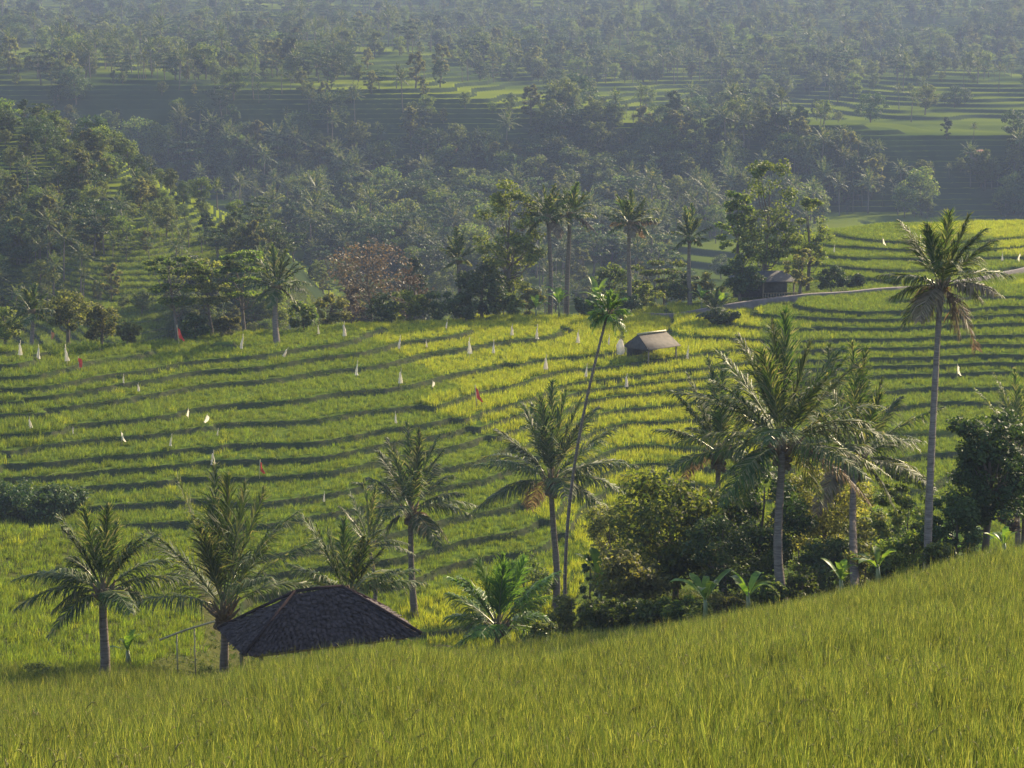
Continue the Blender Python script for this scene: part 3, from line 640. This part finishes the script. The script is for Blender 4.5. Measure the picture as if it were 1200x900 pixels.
T = [
 ('umbrella_tree', 'leftmost flat topped tree with layered feathery crown above the terraces', 205, 166, 7.4, 5.6, L_MID, 51, dict(style='flat', base=.35, nclump=44, per=120, leaf=.3)),
 ('umbrella_tree', 'middle flat topped tree with brownish layers above the terraces', 247, 169, 6.9, 5.4, L_OLV, 52, dict(style='flat', base=.35, nclump=44, per=120, leaf=.3)),
 ('umbrella_tree', 'flat topped tree touching the backlit palm at the top of the terraces', 287, 171, 7.4, 5.0, L_MID, 53, dict(style='flat', base=.35, nclump=40, per=120, leaf=.3)),
 ('feathery_tree', 'feathery olive tree right of the small palm at the left edge', 82, 164, 5.0, 4.4, L_OLV, 54, dict(base=.25, nclump=34, per=100, leaf=.26)),
 ('feathery_tree', 'low feathery tree in front of the gap in the upper left terraces', 120, 168, 4.2, 3.6, L_OLV, 55, dict(base=.2, nclump=30, per=90, leaf=.26)),
 ('feathery_tree', 'pale small tree at the far left edge above the terraces', 6, 163, 3.6, 3.4, L_YEL, 56, dict(base=.2, nclump=28, per=90, leaf=.26)),
 ('brown_tree', 'reddish brown thinly leaved tree standing out among the green above the terraces', 432, 189, 9.6, 8.4, L_BRN, 57, dict(base=.35, nclump=60, per=34, leaf=.3, tr=.2)),
 ('brown_tree', 'second brown thin tree, right half of the brown crowns', 478, 196, 8.8, 5.4, L_BRN, 58, dict(base=.35, nclump=40, per=30, leaf=.3, tr=.17)),
 ('broadleaf_tree', 'tall yellow green tree left of the close pair of palms', 598, 190, 13.0, 6.4, L_YEL, 59, dict(style='tall', base=.2, nclump=62, per=110, leaf=.34, tr=.24)),
 ('broadleaf_tree', 'dark rounded tree at the foot of the tall yellow green tree', 566, 188, 5.2, 5.6, L_DARK, 60, dict(base=.08, nclump=48, per=120, leaf=.3)),
 ('broadleaf_tree', 'tallest feathery tree behind the roadside shed', 897, 203, 13.4, 7.2, L_YEL, 61, dict(style='tall', base=.25, nclump=62, per=90, leaf=.34, tr=.26)),
 ('broadleaf_tree', 'leafy tree left of the tallest feathery tree by the road', 862, 204, 11.0, 4.6, L_MID, 62, dict(style='tall', base=.2, nclump=44, per=90, leaf=.34, tr=.2)),
 ('broadleaf_tree', 'dark leaved tree right of the tallest feathery tree by the road', 946, 206, 9.6, 5.0, L_MID, 63, dict(style='tall', base=.25, nclump=44, per=90, leaf=.34, tr=.2)),
 ('conifer', 'dark layered conifer behind the brown tree', 487, 240, 14.0, 5.6, L_DARK, 64, dict(style='cone', base=.25, nclump=50, per=90, leaf=.4, tr=.22)),
 ('broadleaf_tree', 'round pale tree behind the areca palm crown', 715, 214, 9.0, 5.6, L_MID, 65, dict(base=.3, nclump=40, per=100, leaf=.36)),
 ('umbrella_tree', 'spreading flat crowned tree left of the upright palm by the road', 780, 208, 6.4, 7.0, L_MID, 66, dict(style='flat', base=.35, nclump=44, per=100, leaf=.34)),
 ('broadleaf_tree', 'shady low tree over the left end of the roadside shed', 868, 197, 4.2, 4.6, L_DARK, 67, dict(base=.2, nclump=36, per=110, leaf=.3)),
 ('broadleaf_tree', 'thin brownish tree in front of the roadside shed wall', 938, 197, 5.0, 3.4, L_OLV, 68, dict(style='tall', base=.25, nclump=26, per=80, leaf=.28)),
]
for nm, lab, px, d, H, W, lm, sd, kw in T:
    tree(nm, lab, 'tree', px, d, H, W, lm, sd, 'trees along the top of the terraces', **kw)
sh = [(150, 163, 1.9, 2.6, L_OLV, 'low olive shrub between the feathery trees and flat topped trees'), (228, 167, 2.4, 3.0, L_DARK, 'dark shrub under the leftmost flat topped trees'), (268, 167, 2.0, 2.6, L_OLV, 'shrub under the middle flat topped tree'),
      (355, 172, 2.6, 3.2, L_MID, 'green shrub right of the backlit palm'), (385, 178, 3.6, 3.6, L_OLV, 'shrub left of the brown tree'), (412, 181, 4.0, 4.0, L_BRN, 'brown shrub at the foot of the brown tree'),
      (448, 183, 3.2, 4.0, L_DARK, 'dark shrub below the brown crowns'), (478, 184, 3.6, 4.0, L_MID, 'mid green shrub left of the narrow upright palm'), (508, 185, 3.4, 3.8, L_DARK, 'dark shrub at the left foot of the narrow upright palm'),
      (545, 186, 2.6, 3.4, L_DARK, 'shaded shrub on the terrace edge below the dark rounded tree'), (590, 187, 2.6, 3.2, L_MID, 'shrub at the foot of the tall yellow green tree'), (622, 189, 2.8, 3.0, L_OLV, 'shrub left of the paired palm trunks'),
      (688, 191, 2.4, 2.6, L_DARK, 'dark round shrub right of the paired palm trunks'), (758, 200, 3.2, 4.0, L_MID, 'shrub under the palm above the hut'), (715, 186, 1.5, 2.8, L_OLV, 'low shrub behind the areca palm crown'),
      (795, 199, 3.0, 4.0, L_DARK, 'dark shrub beside the road left of the upright palm'), (826, 200, 3.0, 3.4, L_OLV, 'shrub left of the roadside shed'), (846, 183, 1.8, 3.4, L_DARK, 'dark shrub mound beside the stubby palm'),
      (975, 203, 3.0, 3.6, L_DARK, 'dark shrub at the right end of the roadside shed'), (1000, 205, 1.8, 3.0, L_DARK, 'low dark bush beside the road right of the shed'), (735, 196, 2.6, 3.4, L_DARK, 'shaded bush at the foot of the palm above the hut')]
for i, (px, d, H, W, lm, lab) in enumerate(sh):
    tree('shrub', lab, 'shrub', px, d, H, W, lm, 80 + i, 'shrubs along the top of the terraces', parts=('stem', 'foliage'), base=.03, nclump=24, per=90, leaf=.28, tr=.06)
for lab, px, d, H, sd in [('banana plant right of the paired palm trunks', 700, 193, 4.0, 21), ('banana plant between the paired palm trunks', 655, 188, 3.4, 22), ('banana plant left of the paired palms', 628, 186, 2.6, 23),
                          ('banana plant on the mound beside the stubby palm', 846, 187, 2.8, 24), ('banana plant below the upright palm by the road', 822, 193, 2.8, 25)]:
    banana(lab, px, d, H, sd, 7)

# ------------------------------------------------------------------ pavilion
def hip_roof(mb, Lx, Ly, Hh, rl, tile=.24, seed=1, mat=0):
    """hip roof covered in small overlapping tiles; eaves at z = 0"""
    g = np.random.default_rng(seed)
    A = [np.array(p) for p in ((-Lx/2, -Ly/2, 0), (Lx/2, -Ly/2, 0), (Lx/2, Ly/2, 0), (-Lx/2, Ly/2, 0))]
    r0, r1 = np.array((-rl/2, 0, Hh)), np.array((rl/2, 0, Hh))
    for e0, e1, t0, t1 in ((A[0], A[1], r0, r1), (A[2], A[3], r1, r0), (A[1], A[2], r1, r1), (A[3], A[0], r0, r0)):
        n = norm(np.cross(e1 - e0, t0 - e0)); sl = np.linalg.norm((t0 + t1)/2 - (e0 + e1)/2); rows = max(3, int(sl/tile*1.15))
        for r in range(rows):
            f0, f1 = r/rows, min(1, (r + 1.35)/rows)
            a0, b0 = e0 + (t0 - e0)*f0, e1 + (t1 - e1)*f0; a1, b1 = e0 + (t0 - e0)*f1, e1 + (t1 - e1)*f1
            k = max(1, int(np.linalg.norm(b0 - a0)/tile))
            for c in range(k):
                u0, u1 = c/k + .006, (c + 1)/k - .006
                lift = n*g.uniform(.01, .085); tp = n*.004; jit = (e0 - t0)/sl*g.uniform(-.04, .06)
                q0, q1 = a0 + (b0 - a0)*u0 + lift + jit, a0 + (b0 - a0)*u1 + lift + jit; q2, q3 = a1 + (b1 - a1)*u1 + tp, a1 + (b1 - a1)*u0 + tp
                mb.add([q0, q1, q2, q3, q0 - n*.03, q1 - n*.03], [(0, 1, 2, 3), (4, 5, 1, 0)], None, mat)
        mb.add([e0 - n*.03, e1 - n*.03, t1 - n*.03, t0 - n*.03], [(0, 1, 2, 3)], None, mat)
    return A, r0, r1
def pavilion():
    c = un(374, 741, 62.0); gz = ground(376, 62.5).z
    rz = R(23)
    root = thing('pavilion', 'open farm pavilion with dark tiled hip roof sunk behind the near rice', 'pavilion', (c[0], c[1], gz), None, rz)
    ze = c[2] - gz
    m = MB(); A, r0, r1 = hip_roof(m, 5.7, 3.0, 1.36, 1.5, .17, 3); m.v = [v + np.stack((0*v[:, 0], 0*v[:, 0], ze + .035*np.sin(v[:, 0]*2.3 + v[:, 1]*1.7) + .02*np.sin(v[:, 0]*5.1 - v[:, 1]*3)), 1) for v in m.v]
    rf = link('roof', m.mesh('roof', ROOF, False, 5), root)
    rc = MB(); up = np.array((0, 0, ze + .05))
    for a, b in ((A[0], r0), (A[1], r1), (A[2], r1), (A[3], r0), (r0, r1)): rc.tube([a + up, (a + b)/2 + up + (0, 0, .02), b + up], .055, 6, 0)
    link('ridge_cap', rc.mesh('ridge_cap', RIDGE, True), rf)
    fb = MB(); z = ze - .1
    for y in (-1.25, 1.25): fb.box((0, y, z), 4.9, .08, .12)
    for x in (-2.44, 2.44): fb.box((x, 0, z), .08, 2.4, .12)
    link('beam', fb.mesh('beam', WOOD), root)
    for x in (-2.2, 0, 2.2):
        for y in (-1.1, 1.1):
            p = MB(); p.tube([(x, y, -.5), (x, y, ze*.5), (x, y, ze + .05)], .07, 8); link('post', p.mesh('post', WOOD, True), root)
    p = MB(); p.box((0, 0, .55), 4.5, 2.3, .08); link('platform', p.mesh('platform', WOOD), root)
pavilion()
# bamboo rail left of the pavilion
def rail():
    a, b = un(187, 750, 62.5), un(252, 728, 62.5)
    base = ground(215, 62.5)
    root = thing('bamboo_rail', 'slanting bamboo rail with hanging slats left of the pavilion', 'rail', base)
    o = np.array(base); m = MB(); m.tube([a - o, (a + b)/2 - o + (0, 0, .04), b - o], .035, 7); link('pole', m.mesh('pole', BAMBOO, True), root)
    for f in (.3, .62):
        p = a + (b - a)*f; q = z1(p[0], p[1]); m = MB(); m.tube([np.array((p[0], p[1] + .08, p[2] + .05)) - o, np.array((p[0], p[1] + .08, q - .3)) - o], .025, 6); link('post', m.mesh('post', BAMBOO, True), root)
rail()
def dry_leaf():
    b = hit(520, 768); root = MB()
    frond((-.55, .1, .52), (.42, 0, .55), .06, .3, 20, .03, 77, .9, root, 0, 1)
    o = link('fallen_frond', root.mesh('fallen_frond', [DRY, DRY]), None, b); tag(o, 'dry brown frond lying on the near rice right of the pavilion', 'palm frond')
dry_leaf()

# ------------------------------------------------------------------ hut in the terraces, roadside shed
def hut():
    b = ground(764, 168) - Vector((0, 0, .3)); root = thing('field_hut', 'small field hut with grey roof and dark gable among the sunlit terraces', 'hut', b, None, R(40))
    m = MB(); L, W_, e, h = 3.7, 3.0, 1.25, 2.3
    v = [(-L/2, -W_/2, e), (L/2, -W_/2, e), (L/2, W_/2, e), (-L/2, W_/2, e), (-L/2 + .25, 0, h), (L/2 - .3, 0, h)]
    top = [(x, y, z + .07) for x, y, z in v]
    fs4 = [(0, 1, 5, 4), (2, 3, 4, 5)]; fs3 = [(1, 2, 5)]
    m.add(v + top, [(3+0-3+a if 0 else a for a in f[::-1]) for f in []] or [tuple(x + 6 for x in f) for f in fs4] + [(0, 1, 7, 6), (1, 2, 8, 7), (2, 3, 9, 8)], [tuple(x + 6 for x in f) for f in fs3])
    rf = link('roof', m.mesh('roof', ROOF2), root)
    g_ = MB(); g_.add([(-L/2, -W_/2, e + .02), (-L/2, W_/2, e + .02), (-L/2 + .25, 0, h + .04), (-L/2 + .02, -W_/2, e - .06), (-L/2 + .02, W_/2, e - .06)], [(0, 1, 4, 3)], [(1, 0, 2)])
    link('gable', g_.mesh('gable', DARKW), root)
    rc = MB(); rc.tube([(-L/2 + .2, 0, h + .1), (0, 0, h + .11), (L/2 - .28, 0, h + .1)], .08, 6); link('ridge_cap', rc.mesh('ridge_cap', BAMBOO, True), rf)
    for x in (-L/2 + .25, L/2 - .3):
        for y in (-W_/2 + .25, W_/2 - .25):
            p = MB(); p.tube([(x, y, -.4), (x, y, e + .1)], .07, 6); link('post', p.mesh('post', WOOD, True), root)
    p = MB(); p.box((0, W_/2 - .35, .9), 3.4, .06, .95); link('rear_wall', p.mesh('rear_wall', DARKW), root)
hut()
def cloth_bundle():
    b = ground(727, 166.5); g = np.random.default_rng(5); m = MB(); n = 12; k = 9
    v = []
    for i in range(k):
        f = i/(k-1); r = .34*math.sin(min(1, .25 + f*.9)*math.pi*.9)**.5 if i < k-1 else .05
        for j in range(n): a = j*2*math.pi/n; rr = r*(1 + .16*math.sin(3*a + i) + g.normal(0, .05)); v.append((rr*math.cos(a), rr*.7*math.sin(a), .5 + f*1.25))
    m.add(v, [(i*n+j, i*n+(j+1) % n, (i+1)*n+(j+1) % n, (i+1)*n+j) for i in range(k-1) for j in range(n)])
    root = thing('sack_scarecrow', 'big pale sack hung on a stake at the left side of the field hut', 'sack', b)
    link('sack', m.mesh('sack', WHITE, True), root)
    s = MB(); s.tube([(0, 0, -.3), (.02, 0, 1.8)], .035, 6); link('stake', s.mesh('stake', BAMBOO, True), root)
cloth_bundle()
def shed():
    b = ground(900, 199.5); root = thing('roadside_shed', 'dim roadside shed with dark low roof and pale slatted front under the tall trees', 'shed', b, None, R(4))
    m = MB(); v = [(-3.6, -2.0, 1.9), (2.6, -2.0, 1.9), (2.6, 2.0, 2.0), (-3.6, 2.0, 2.0), (-2.6, 0, 2.75), (1.7, 0, 2.75)]
    m.add(v, [(0, 1, 5, 4), (2, 3, 4, 5)], [(1, 2, 5), (3, 0, 4)]); m.add([(x*1.01, y*1.01, z - .1) for x, y, z in v[:4]], [(3, 2, 1, 0)])
    link('roof', m.mesh('roof', DARKW), root)
    w_ = MB(); w_.box((-.5, 1.2, .95), 5.2, .12, 1.95); link('wall', w_.mesh('wall', DARKW), root)
    f = MB()
    for i in range(14): f.box((-.6 + i*.27, -1.75, .4), .11, .05, .8)
    f.box((1.15, -1.8, .75), 3.8, .05, .09); f.box((1.15, -1.8, .2), 3.8, .05, .09)
    link('slatted_front', f.mesh('slatted_front', WOOD), root)
    for x in (-3.2, -.8, 2.2):
        p = MB(); p.tube([(x, -1.6, -.4), (x, -1.6, 1.95)], .09, 6); link('post', p.mesh('post', WOOD, True), root)
shed()

# ------------------------------------------------------------------ bird scaring flags in the rice
def flag_meshes(kind, seed):
    g = np.random.default_rng(seed); m = MB(); n = 9; k = 7; v = []
    if kind == 'cone':      # a bag pulled over the stick, wider at the hem
        for i in range(k):
            f = i/(k-1); r = .125*(1 - f)**.7 + .03
            for j in range(n): a = j*2*math.pi/n; q = r*(1 + .35*math.sin(2*a + seed + f*2) + g.normal(0, .14)); v.append((q*math.cos(a) + .05*math.sin(f*3 + seed), q*.75*math.sin(a), .35 + f*.95))
        m.add(v, [(i*n+j, i*n+(j+1) % n, (i+1)*n+(j+1) % n, (i+1)*n+j) for i in range(k-1) for j in range(n)])
    else:                   # a strip of cloth hanging beside the stick
        for i in range(k):
            f = i/(k-1)
            for j in range(4): v.append((.02 + j*.10*(1 - .45*math.sin(f*3 + seed)) + .08*f*math.sin(seed), .09*math.sin(j*1.9 + f*5 + seed), 1.45 - f*.9 - .07*j*(.5 + .5*math.sin(seed*2)) + .06*math.sin(j*2 + seed)*f))
        m.add(v, [(i*4+j, i*4+j+1, (i+1)*4+j+1, (i+1)*4+j) for i in range(k-1) for j in range(3)])
    p = MB(); p.tube([(0, 0, -.3), (0, .01, .6), (.03, 0, 1.6)], .034, 5)
    return m, p
FM = {}
for kind, mt in (('cone', WHITE), ('strip', RED), ('ostrip', ORANGE), ('wstrip', WHITE)):
    FM[kind] = []
    for v_ in range(4):
        a, p = flag_meshes('cone' if kind == 'cone' else 'strip', v_*3 + 1)
        FM[kind].append((a.mesh('cloth', mt, True), p.mesh('stick', BAMBOO, True)))
flags = [
 (23,421,'cone',1,'white bird scaring bag on a stick, leftmost in the top terrace row'), (46,421,'cone',1,'white bag flag, second from the left edge at the top of the terraces'), (79,429,'cone',1.15,'white bag flag standing just left of the small red flag'),
 (93,430,'strip',.8,'small red flag at the upper left of the terraces beside a white bag'), (210,402,'strip',1.15,'tall red flag at the top edge of the terraces below the flat topped trees'), (283,409,'cone',1.0,'thin white flag on the top terrace below the flat topped tree by the palm'),
 (330,414,'cone',.7,'small leaning white flag below the backlit palm'), (341,387,'cone',.8,'white flag at the right foot of the backlit palm'), (373,391,'cone',.6,'tiny white flag on the sunlit terrace corner below the brown shrub'),
 (60,398,'ostrip',.6,'small orange rag beneath the feathery trees at the left edge'), (162,456,'cone',.6,'small pale bag in the upper left terraces under the tall red flag'), (145,446,'cone',.6,'drooping pale scrap on the third terrace from the top at left'),
 (36,510,'cone',.8,'white flag near the left edge in the middle of the terraces'), (86,508,'cone',.5,'pale crumpled bag low in the shaded bank near the left edge'), (143,518,'wstrip',.8,'pale hooped flag left of the two close white flags low in the terraces'),
 (200,528,'cone',.85,'white boxy flag left of the lower white pair in the terraces'), (248,541,'cone',1.0,'broad white flag nearest the lower red flag'), (255,510,'cone',.5,'tiny white bag on a terrace edge above the broad white flag'),
 (217,487,'wstrip',.7,'pale leaning rag in the middle left terraces'), (237,499,'wstrip',.7,'pale rag just below the leaning one in the middle left terraces'), (304,556,'strip',1.0,'red flag standing lowest in the left terraces above the leafy young palm'),
 (380,582,'cone',.7,'white flag low in the terraces above the pavilion'), (403,397,'cone',1.0,'white flag at the left corner of the sunlit yellow terraces'), (418,438,'cone',1.0,'white flag alone in the centre left terraces'),
 (468,452,'cone',1.0,'white flag centre field left of the centre red flag'), (468,405,'cone',.9,'white flag in the second sunlit terrace from the left'), (500,403,'cone',.5,'squat white bag resting in the sunlit terrace'),
 (523,382,'cone',.6,'small white flag at the far edge of the sunlit terraces'), (550,413,'cone',1.1,'tall white flag mid sunlit terraces, left of a close pair'), (579,414,'cone',.9,'white flag right of the tall one mid sunlit terraces'),
 (599,392,'cone',.8,'thin white flag in the upper sunlit terraces below the yellow green tree'), (630,394,'cone',1.0,'white flag in the upper sunlit terraces below the paired palms'), (676,402,'cone',.9,'white flag left of the areca palm crown'),
 (714,408,'cone',.7,'thin white flag between the areca stem and the pale sack'), (758,415,'cone',.7,'small white flag in front of the field hut'), (806,423,'cone',.9,'white flag right of the field hut'),
 (638,439,'cone',1.0,'white flag centre of the sunlit terraces left of the areca stem'), (687,449,'cone',.9,'white flag touching the areca stem in the terraces'), (733,455,'cone',.9,'white flag right of the areca stem, below the field hut'),
 (506,452,'wstrip',.5,'short pale rag left above the centre red flag'), (559,479,'strip',1.2,'red banner in the middle of the terraces'), (465,500,'cone',.8,'thin white flag above the slim palm crown'),
 (1122,436,'wstrip',.8,'pale rag right of the tallest palm trunk'), (978,298,'cone',.5,'pale pole flag at the left end of the upper right terraces'), (1035,292,'wstrip',.55,'white rag in the upper right terraces left of the tallest palm crown'),
 (1175,306,'cone',.6,'white flag in the upper right terraces, left one near the frame edge'), (1190,306,'wstrip',.6,'white slanting flag in the upper right terraces, right one near the frame edge')]
for i, (px, py, kind, s, lab) in enumerate(flags):
    h_ = hit(px, py, 95)
    sc2 = s*h_.y/165*.98
    cl, st = FM[kind][i % 4]
    f = thing('field_flag', lab, 'flag', h_, 'bird scaring flags in the rice terraces', rnd.uniform(-.6, .6))
    f.rotation_euler[0] = rnd.uniform(-.08, .08); f.rotation_euler[1] = rnd.uniform(-.12, .12) + (.4 if 'lean' in lab or 'slant' in lab else 0)
    f.scale = (sc2*1.0, sc2, sc2)
    link('cloth', cl, f); link('stick', st, f)

# ------------------------------------------------------------------ hillside across the valley
def one_mesh_tree(name, seed, H, W, lm, **kw):
    tk, cr = tree_parts(seed, H, W, **kw)
    m = MB()
    for src, mt in ((tk, 1), (cr, 0)):
        off = m.n
        for v in src.v: m.v.append(v); m.n += len(v)
        for q in src.f4: m.f4.append(q + off); m.m4.append(np.full(len(q), mt))
        for q in src.f3: m.f3.append(q + off); m.m3.append(np.full(len(q), mt))
    return m.mesh(name, [lm, BARK], False, seed)
def far_palm_mesh(name, seed, H, lm):
    g = np.random.default_rng(seed); m = MB(); u = np.linspace(0, 1, 6); b = g.uniform(-.6, .6)
    pts = np.stack((b*np.sin(u*1.6), .3*u*u, -.5 + (H + .5)*u), 1); m.tube(pts, .17*(1.1 - .4*u), 6, 2)
    C = pts[-1]; n = 19
    for i in range(n):
        a = i*2.4 + seed; f = (i + .5)/n; el = R(82 - 115*f); L = 3.3*g.uniform(.85, 1.1)
        P2 = C + np.array((math.cos(a)*math.cos(el), math.sin(a)*math.cos(el), math.sin(el)))*L
        frond(C, P2, .1 + .16*f, .85, 15, .17, seed*40 + i, .8 + .4*f, m, 0, 1, .035)
    return m.mesh(name, [lm, PSTEM, BARKP], False, seed)
lms = [L_MID, L_OLV, L_DARK, L_DARK, L_YEL, L_DARK]
far_kw = [dict(base=.12), dict(base=.2, style='tall'), dict(base=.08), dict(base=.3, style='flat'), dict(base=.15), dict(base=.2, style='tall'), ]
FT = [one_mesh_tree('far_tree', 300 + i, 9.0, [8.5, 5.5, 9.0, 8.5, 7.5, 5.0][i], lms[i], nclump=40, per=95, leaf=.44, tr=.2, **far_kw[i]) for i in range(6)]
FP = [far_palm_mesh('far_palm', 400 + i, [7.0, 8.5, 6.0, 7.6][i], PALM) for i in range(4)]

def inpoly(px, py, b): return b[0] <= px <= b[2] and b[1] <= py <= b[3]
SPARSE = [((405, 66, 545, 93), .10), ((300, 44, 640, 66), 1.0), ((600, 98, 660, 140), .5), ((660, 98, 810, 140), .14), ((1050, 34, 1130, 47), .05), ((600, 140, 640, 175), .4), ((440, 170, 520, 225), .3), ((925, 110, 1260, 182), .12), ((990, 94, 1260, 135), .10), ((960, 255, 1300, 350), .0), ((90, 96, 640, 175), .10),
          ((300, 160, 640, 205), .3), ((100, 200, 265, 350), .38), ((-70, 165, 100, 235), .5), ((0, 315, 200, 400), .12), ((-70, 60, 60, 160), .3), ((700, 100, 930, 210), .55), ((920, 160, 1260, 250), .8), ((640, 140, 930, 215), .4), ((780, 275, 1000, 350), .06)]
def density(px, py):
    k = 1.0
    for b, v in SPARSE:
        if inpoly(px, py, b): k = min(k, v)
    return k
def region(px, py, d, palm_):
    k = 'palm' if palm_ else 'tree'
    if d < 385:
        return (f'{"coconut" if palm_ else "leafy"} {k} on the near left hillside ' + ('above its small terraces' if py < 205 else 'below its small terraces' if py > 270 else 'beside its small terraces'), f'{k}s on the near left hillside')
    lr = 'left' if px < 400 else 'right' if px > 800 else 'middle'
    if py < 62: return (f'hazy far {k} in the wooded skyline along the top {lr} of the frame', f'{k}s of the wooded skyline, {lr}')
    if py < 150: return ({'left': f'dim {k} on the shaded upper slope, upper left of the valley', 'middle': f'hazy {k} beside the sunlit strips and yellow field across the valley', 'right': f'hazy {k} among the stacked far terraces, upper right'}[lr], f'{k}s on the upper far slope, {lr}')
    return ({'left': f'hazy {k} in the valley bottom beyond the left hillside', 'middle': f'hazy {k} in the shaded valley behind the tall middle palms', 'right': f'hazy {k} in the shaded valley below the far right terraces'}[lr], f'{k}s in the valley bottom, {lr}')
cand = []
tries = 0
while len(cand) < 5200 and tries < 80000:
    tries += 1
    px = rnd.uniform(-70, 1270); py = rnd.uniform(-8, 400)
    if rnd.random() > density(px, py): continue
    h_ = hit(px, py, 196)
    if h_ is None or h_.y < 205 or h_.y > 1380: continue
    if h_.y < 300 and px > 330: continue
    if h_.y < 370 and rnd.random() > .45: continue
    clump = math.sin(h_.x*.045 + 2*math.sin(h_.y*.021)) + .5*math.sin(h_.x*.11 - h_.y*.07)
    pl = rnd.random() < (.6 if clump > .2 else .14)
    gap = .5*(px > 920) + math.sin(h_.x*.021 + 1.7*math.sin(h_.y*.013 + 1)) + .8*math.sin(h_.x*.05 - h_.y*.028 + 2) + .5*math.sin(h_.x*.13 + h_.y*.09)
    if h_.y > 380 and py < 100 and rnd.random() > .9: continue
    if h_.y > 380 and py >= 100 and rnd.random() > min(1, max(.06, .62 + .5*gap)): continue
    s = rnd.choice((.4, .5, .6, .7, .8, .95, 1.15))*rnd.uniform(.85, 1.15) * (.5 if h_.y < 380 else 1.0)
    cand.append((s*10/h_.y, px, py, h_, pl, s))
cand.sort(key=lambda c: -c[0])
hand = [(90,205,0,.8,4), (125,212,0,.7,0), (200,228,0,.7,4), (235,240,0,.7,0), (215,238,0,.6,2),  # main trees of the left hillside: px, py of the foot, palm?, size, mesh
 (62,172,0,1.0,4), (88,150,1,.8,0), (108,178,0,1.0,2), (134,190,0,.9,4), (92,238,0,1.25,1), (182,206,0,1.25,0), (166,212,0,.7,2), (4,160,0,1.0,0), (30,190,0,.7,1), (60,290,0,1.15,1), (110,300,0,1.2,3), (75,330,1,.9,1), (255,246,1,.8,2), (270,250,1,.7,3), (300,262,0,.9,2), (330,275,0,.8,0), (360,290,0,.9,4), (225,225,0,.6,4), (285,305,0,.8,4), (118,190,0,.9,0), (150,196,0,.8,4), (45,176,0,.9,2), (200,212,0,.8,0), (20,310,0,1.0,1), (318,310,0,.9,2), (130,350,0,.7,1)]
objs = [(0, px, py, hit(px, py, 196), pl, s*.72, k) for px, py, pl, s, k in hand]
np_, nt_ = sum(1 for o in objs if o[4]), sum(1 for o in objs if not o[4])
rest = []
for c in cand:
    if c[4] and np_ < 225: np_ += 1; objs.append((*c, None))
    elif not c[4] and nt_ < 285: nt_ += 1; objs.append((*c, None))
    else: rest.append(c)
for c in objs:
    _, px, py, h_, pl, s, k = c
    if h_ is None: continue
    ms = FP if pl else FT
    o = link('coconut_palm' if pl else 'broadleaf_tree', ms[k if k is not None else rnd.randrange(len(ms))])
    o.location = h_; o.rotation_euler = (rnd.uniform(-.04, .04), rnd.uniform(-.05, .05), rnd.uniform(0, 6.28)); o.scale = (s*rnd.uniform(.85, 1.15), s*rnd.uniform(.85, 1.15), s)
    lab, grp = region(px, py, h_.y, pl); tag(o, lab, 'palm tree' if pl else 'tree', grp)
pts = np.array([c[3] for c in rest]); n = len(rest)
sc3 = np.array([c[5] for c in rest])
kinds = [rnd.randrange(4) if c[4] else 4 + rnd.randrange(6) for c in rest]
scatter('far_woodland', pts, np.stack((np.zeros(n), np.zeros(n), NP.uniform(0, 6.28, n)), 1), np.stack((sc3, sc3, sc3), 1), kinds, FP + FT)

# far houses
def house(label, px, py, L, W_, H, roofm, rz=0.2, wallm=None):
    b = hit(px, py, 380); root = thing('farmhouse', label, 'house', b, 'farmhouses across the valley', rz)
    m = MB(); m.box((0, 0, H/2 - .4), L, W_, H + .8); link('wall', m.mesh('wall', wallm or PLASTER), root)
    r = MB(); a, c = L/2 + .5, W_/2 + .5
    r.add([(-a, -c, H - .1), (a, -c, H - .1), (a, c, H - .1), (-a, c, H - .1), (-a*.45, 0, H + W_*.32), (a*.45, 0, H + W_*.32)], [(0, 1, 5, 4), (2, 3, 4, 5), (3, 2, 1, 0)], [(1, 2, 5), (3, 0, 4)]); link('roof', r.mesh('roof', roofm), root)
    for x in (-L*.25, L*.25):
        q = MB(); q.box((x, -W_/2 - .02, H*.55), L*.16, .06, H*.4); link('window', q.mesh('window', DARKW), root)
house('white farmhouse on a bright field near the top right of the frame', 1076, 41, 5.5, 4, 2.6, ROOF2)
house('orange roofed house on the shaded slope at the far right', 1146, 184, 4.5, 3, 1.6, TILE_R, .2, WOOD)
house('small orange roofed house in the valley middle behind the brown tree', 534, 186, 4, 3, 1.8, TILE_R, .2, WOOD)
house('pale roofed house in the valley left of the far right slope', 992, 222, 4, 2.6, 1.5, ROOF2)
